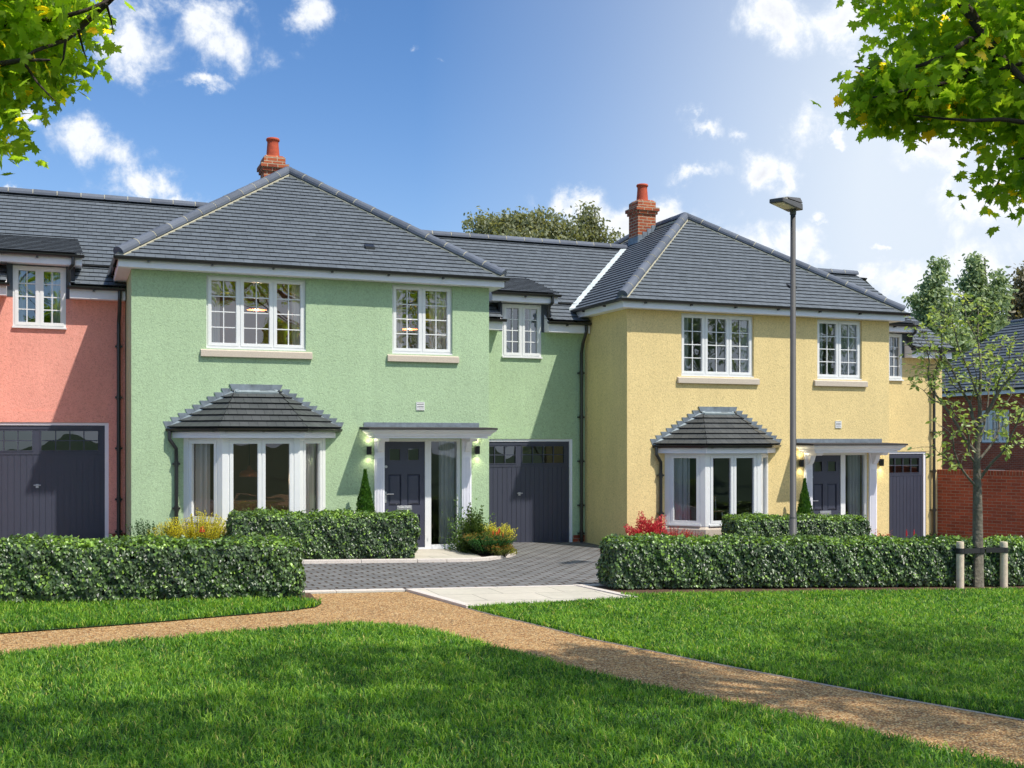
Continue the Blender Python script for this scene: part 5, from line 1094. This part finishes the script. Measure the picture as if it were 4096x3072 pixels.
#LIGHT
# ------------------------------------------------------------------ light and sky
sun_dir = Vector((.293, -.478, .828)).normalized()
sl = bpy.data.lights.new('sun', 'SUN'); sl.energy = 4.5; sl.angle = R(.9); sl.color = (1, .95, .86)
so_ = bpy.data.objects.new('sun', sl); COL.objects.link(so_); so_.rotation_euler = sun_dir.to_track_quat('Z', 'Y').to_euler(); so_.location = (0, 0, 40)
wd = bpy.data.worlds.new('World'); sc.world = wd; wd.use_nodes = True; nt = wd.node_tree; L = nt.links.new
bg = nt.nodes['Background']; bg.inputs['Strength'].default_value = .13
sky = N(nt, 'ShaderNodeTexSky', sky_type='NISHITA'); sky.sun_disc = False; sky.sun_elevation = math.asin(sun_dir.z); sky.sun_rotation = math.atan2(sun_dir.x, sun_dir.y)
sky.air_density = 1.0; sky.dust_density = .6; sky.ozone_density = 1.6
tc = N(nt, 'ShaderNodeTexCoord'); gen = tc.outputs['Generated']
sx = N(nt, 'ShaderNodeSeparateXYZ'); L(gen, sx.inputs[0])
def mth(op, a, b=None, c=None, clamp=False):
    n = nt.nodes.new('ShaderNodeMath'); n.operation = op; n.use_clamp = clamp
    for i, v in enumerate((a, b, c)):
        if v is None: continue
        if isinstance(v, (int, float)): n.inputs[i].default_value = v
        else: L(v, n.inputs[i])
    return n.outputs[0]
az = mth('ARCTAN2', sx.outputs[0], sx.outputs[1]); el = mth('ARCSINE', sx.outputs[2])
cv = N(nt, 'ShaderNodeCombineXYZ'); L(az, cv.inputs[0]); L(el, cv.inputs[1])
def dirang(x, y): v = V2W(x, y, 10)-Vector((0, 0, EYE)); return math.atan2(v.x, v.y), math.asin(v.z/v.length)
clouds = [(300, 75, 85, 70), (440, 55, 120, 66), (445, 160, 60, 20), (680, 40, 45, 48), (870, 105, 34, 22, .35), (950, 120, 30, 18, .25), (205, 310, 95, 52), (290, 400, 80, 42), (390, 440, 70, 22), (10, 410, 30, 14), (60, 280, 32, 20),
          (1640, 35, 90, 56), (1810, 50, 125, 62), (1760, 260, 46, 62), (1530, 268, 40, 20), (1600, 275, 30, 22), (1650, 345, 55, 36), (1490, 362, 70, 22), (1725, 370, 30, 44), (1390, 460, 170, 52), (1250, 440, 75, 34), (1700, 530, 120, 48), (1850, 590, 80, 26), (1960, 600, 80, 42), (2010, 310, 95, 48), (2100, 440, 130, 70), (2150, 560, 120, 80), (1775, 470, 22, 14), (1900, 530, 20, 10), (2000, 660, 90, 40), (1810, 290, 20, 14)]
best = None
wn = N(nt, 'ShaderNodeTexNoise', Scale=9.0, Detail=7.0, Roughness=.68); L(cv.outputs[0], wn.inputs['Vector'])
w1 = N(nt, 'ShaderNodeVectorMath', operation='SUBTRACT'); L(wn.outputs['Color'], w1.inputs[0]); w1.inputs[1].default_value = (.5, .5, .5)
w2 = N(nt, 'ShaderNodeVectorMath', operation='SCALE'); L(w1.outputs[0], w2.inputs[0]); w2.inputs['Scale'].default_value = .085
wc = N(nt, 'ShaderNodeVectorMath', operation='ADD'); L(cv.outputs[0], wc.inputs[0]); L(w2.outputs[0], wc.inputs[1])
for (x, y, rx, ry, *op) in clouds:
    a0, e0 = dirang(x, y); wx, wy = rx/2390*1.5, ry/2390*1.5
    vm = nt.nodes.new('ShaderNodeVectorMath'); vm.operation = 'SUBTRACT'; L(wc.outputs[0], vm.inputs[0]); vm.inputs[1].default_value = (a0, e0, 0)
    vs = nt.nodes.new('ShaderNodeVectorMath'); vs.operation = 'MULTIPLY'; L(vm.outputs[0], vs.inputs[0]); vs.inputs[1].default_value = (1/wx, 1/wy, 0)
    ln = nt.nodes.new('ShaderNodeVectorMath'); ln.operation = 'LENGTH'; L(vs.outputs[0], ln.inputs[0])
    m_ = mth('SUBTRACT', op[0] if op else .9, ln.outputs[1]); best = m_ if best is None else mth('MAXIMUM', best, m_)
nz = N(nt, 'ShaderNodeTexNoise', Scale=19.0, Detail=9.0, Roughness=.62, Distortion=.35); L(cv.outputs[0], nz.inputs['Vector'])
nzb = N(nt, 'ShaderNodeTexNoise', Scale=60.0, Detail=5.0, Roughness=.6, Distortion=.2); L(cv.outputs[0], nzb.inputs['Vector'])
# general cumulus away from the placed clouds
big = N(nt, 'ShaderNodeTexNoise', Scale=2.2, Detail=4.0, Roughness=.55); L(gen, big.inputs['Vector'])
away = mth('MULTIPLY', mth('SUBTRACT', big.outputs['Fac'], .52), 3.0)
dv = N(nt, 'ShaderNodeVectorMath', operation='DOT_PRODUCT'); L(gen, dv.inputs[0]); dv.inputs[1].default_value = (S, C, 0)
offv = mth('SMOOTH_MIN', mth('MULTIPLY', mth('SUBTRACT', .78, dv.outputs[1]), 8.0), 1.0, .1); away = mth('SUBTRACT', away, mth('MULTIPLY', mth('SUBTRACT', 1.0, offv), 3.0))
best = mth('MAXIMUM', best, away)
nv = mth('ADD', mth('MULTIPLY', mth('SUBTRACT', nz.outputs['Fac'], .5), 2.6), mth('MULTIPLY', mth('SUBTRACT', nzb.outputs['Fac'], .5), .5))
dn = mth('ADD', best, nv)
mr = N(nt, 'ShaderNodeMapRange', interpolation_type='SMOOTHERSTEP'); L(dn, mr.inputs['Value'])
for k, v in zip(('From Min', 'From Max', 'To Min', 'To Max'), (-.05, 1.0, 0, 1)): mr.inputs[k].default_value = v
hz = N(nt, 'ShaderNodeMapRange'); L(dn, hz.inputs['Value'])
for k, v in zip(('From Min', 'From Max', 'To Min', 'To Max'), (.2, 1.3, 0, 1)): hz.inputs[k].default_value = v
cr = ramp(nt, [(0, (5.6, 6.4, 7.6)), (.5, (8.0, 8.2, 8.5)), (1, (6.5, 6.7, 7.2))]); L(hz.outputs[0], cr.inputs['Fac'])
# thin bright veil low down; towards the right, sun glare painted into the sky colour
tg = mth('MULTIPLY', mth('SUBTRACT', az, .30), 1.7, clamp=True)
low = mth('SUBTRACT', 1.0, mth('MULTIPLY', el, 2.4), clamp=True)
veil_and_glare = mth('MULTIPLY', mth('ADD', mth('MULTIPLY', tg, .75), mth('MULTIPLY', mth('POWER', low, 2.5), .55)), 1.0, clamp=True)
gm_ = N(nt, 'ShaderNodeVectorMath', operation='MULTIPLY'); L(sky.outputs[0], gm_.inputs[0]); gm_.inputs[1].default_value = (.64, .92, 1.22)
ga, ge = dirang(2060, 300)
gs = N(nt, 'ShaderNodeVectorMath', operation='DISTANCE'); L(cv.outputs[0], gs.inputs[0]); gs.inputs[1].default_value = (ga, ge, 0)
glow = mth('POWER', mth('SUBTRACT', 1.0, mth('MULTIPLY', gs.outputs[1], 2.8), clamp=True), 1.6)  # round patch of sun glare painted into the sky colour
veil_and_glare = mth('ADD', veil_and_glare, mth('MULTIPLY', glow, .62), clamp=True)
mv = N(nt, 'ShaderNodeMix', data_type='RGBA'); L(veil_and_glare, mv.inputs[0]); L(gm_.outputs[0], mv.inputs[6]); mv.inputs[7].default_value = (6.0, 6.7, 7.6, 1)
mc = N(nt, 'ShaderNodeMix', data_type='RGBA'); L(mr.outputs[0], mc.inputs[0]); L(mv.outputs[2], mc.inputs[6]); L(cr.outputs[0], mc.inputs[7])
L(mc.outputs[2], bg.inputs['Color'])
wd.cycles.sampling_method = 'MANUAL'; wd.cycles.sample_map_resolution = 1024
sc.view_settings.view_transform = 'Standard'; sc.view_settings.look = 'None'; sc.view_settings.exposure = 0; sc.view_settings.gamma = 1
sc.cycles.use_denoising = True
try: sc.cycles.denoiser = 'OPENIMAGEDENOISE'
except Exception: pass
sc.cycles.max_bounces = 8; sc.cycles.transparent_max_bounces = 12; sc.cycles.sample_clamp_indirect = 6
sc.cycles.use_adaptive_sampling = True; sc.cycles.adaptive_threshold = .02
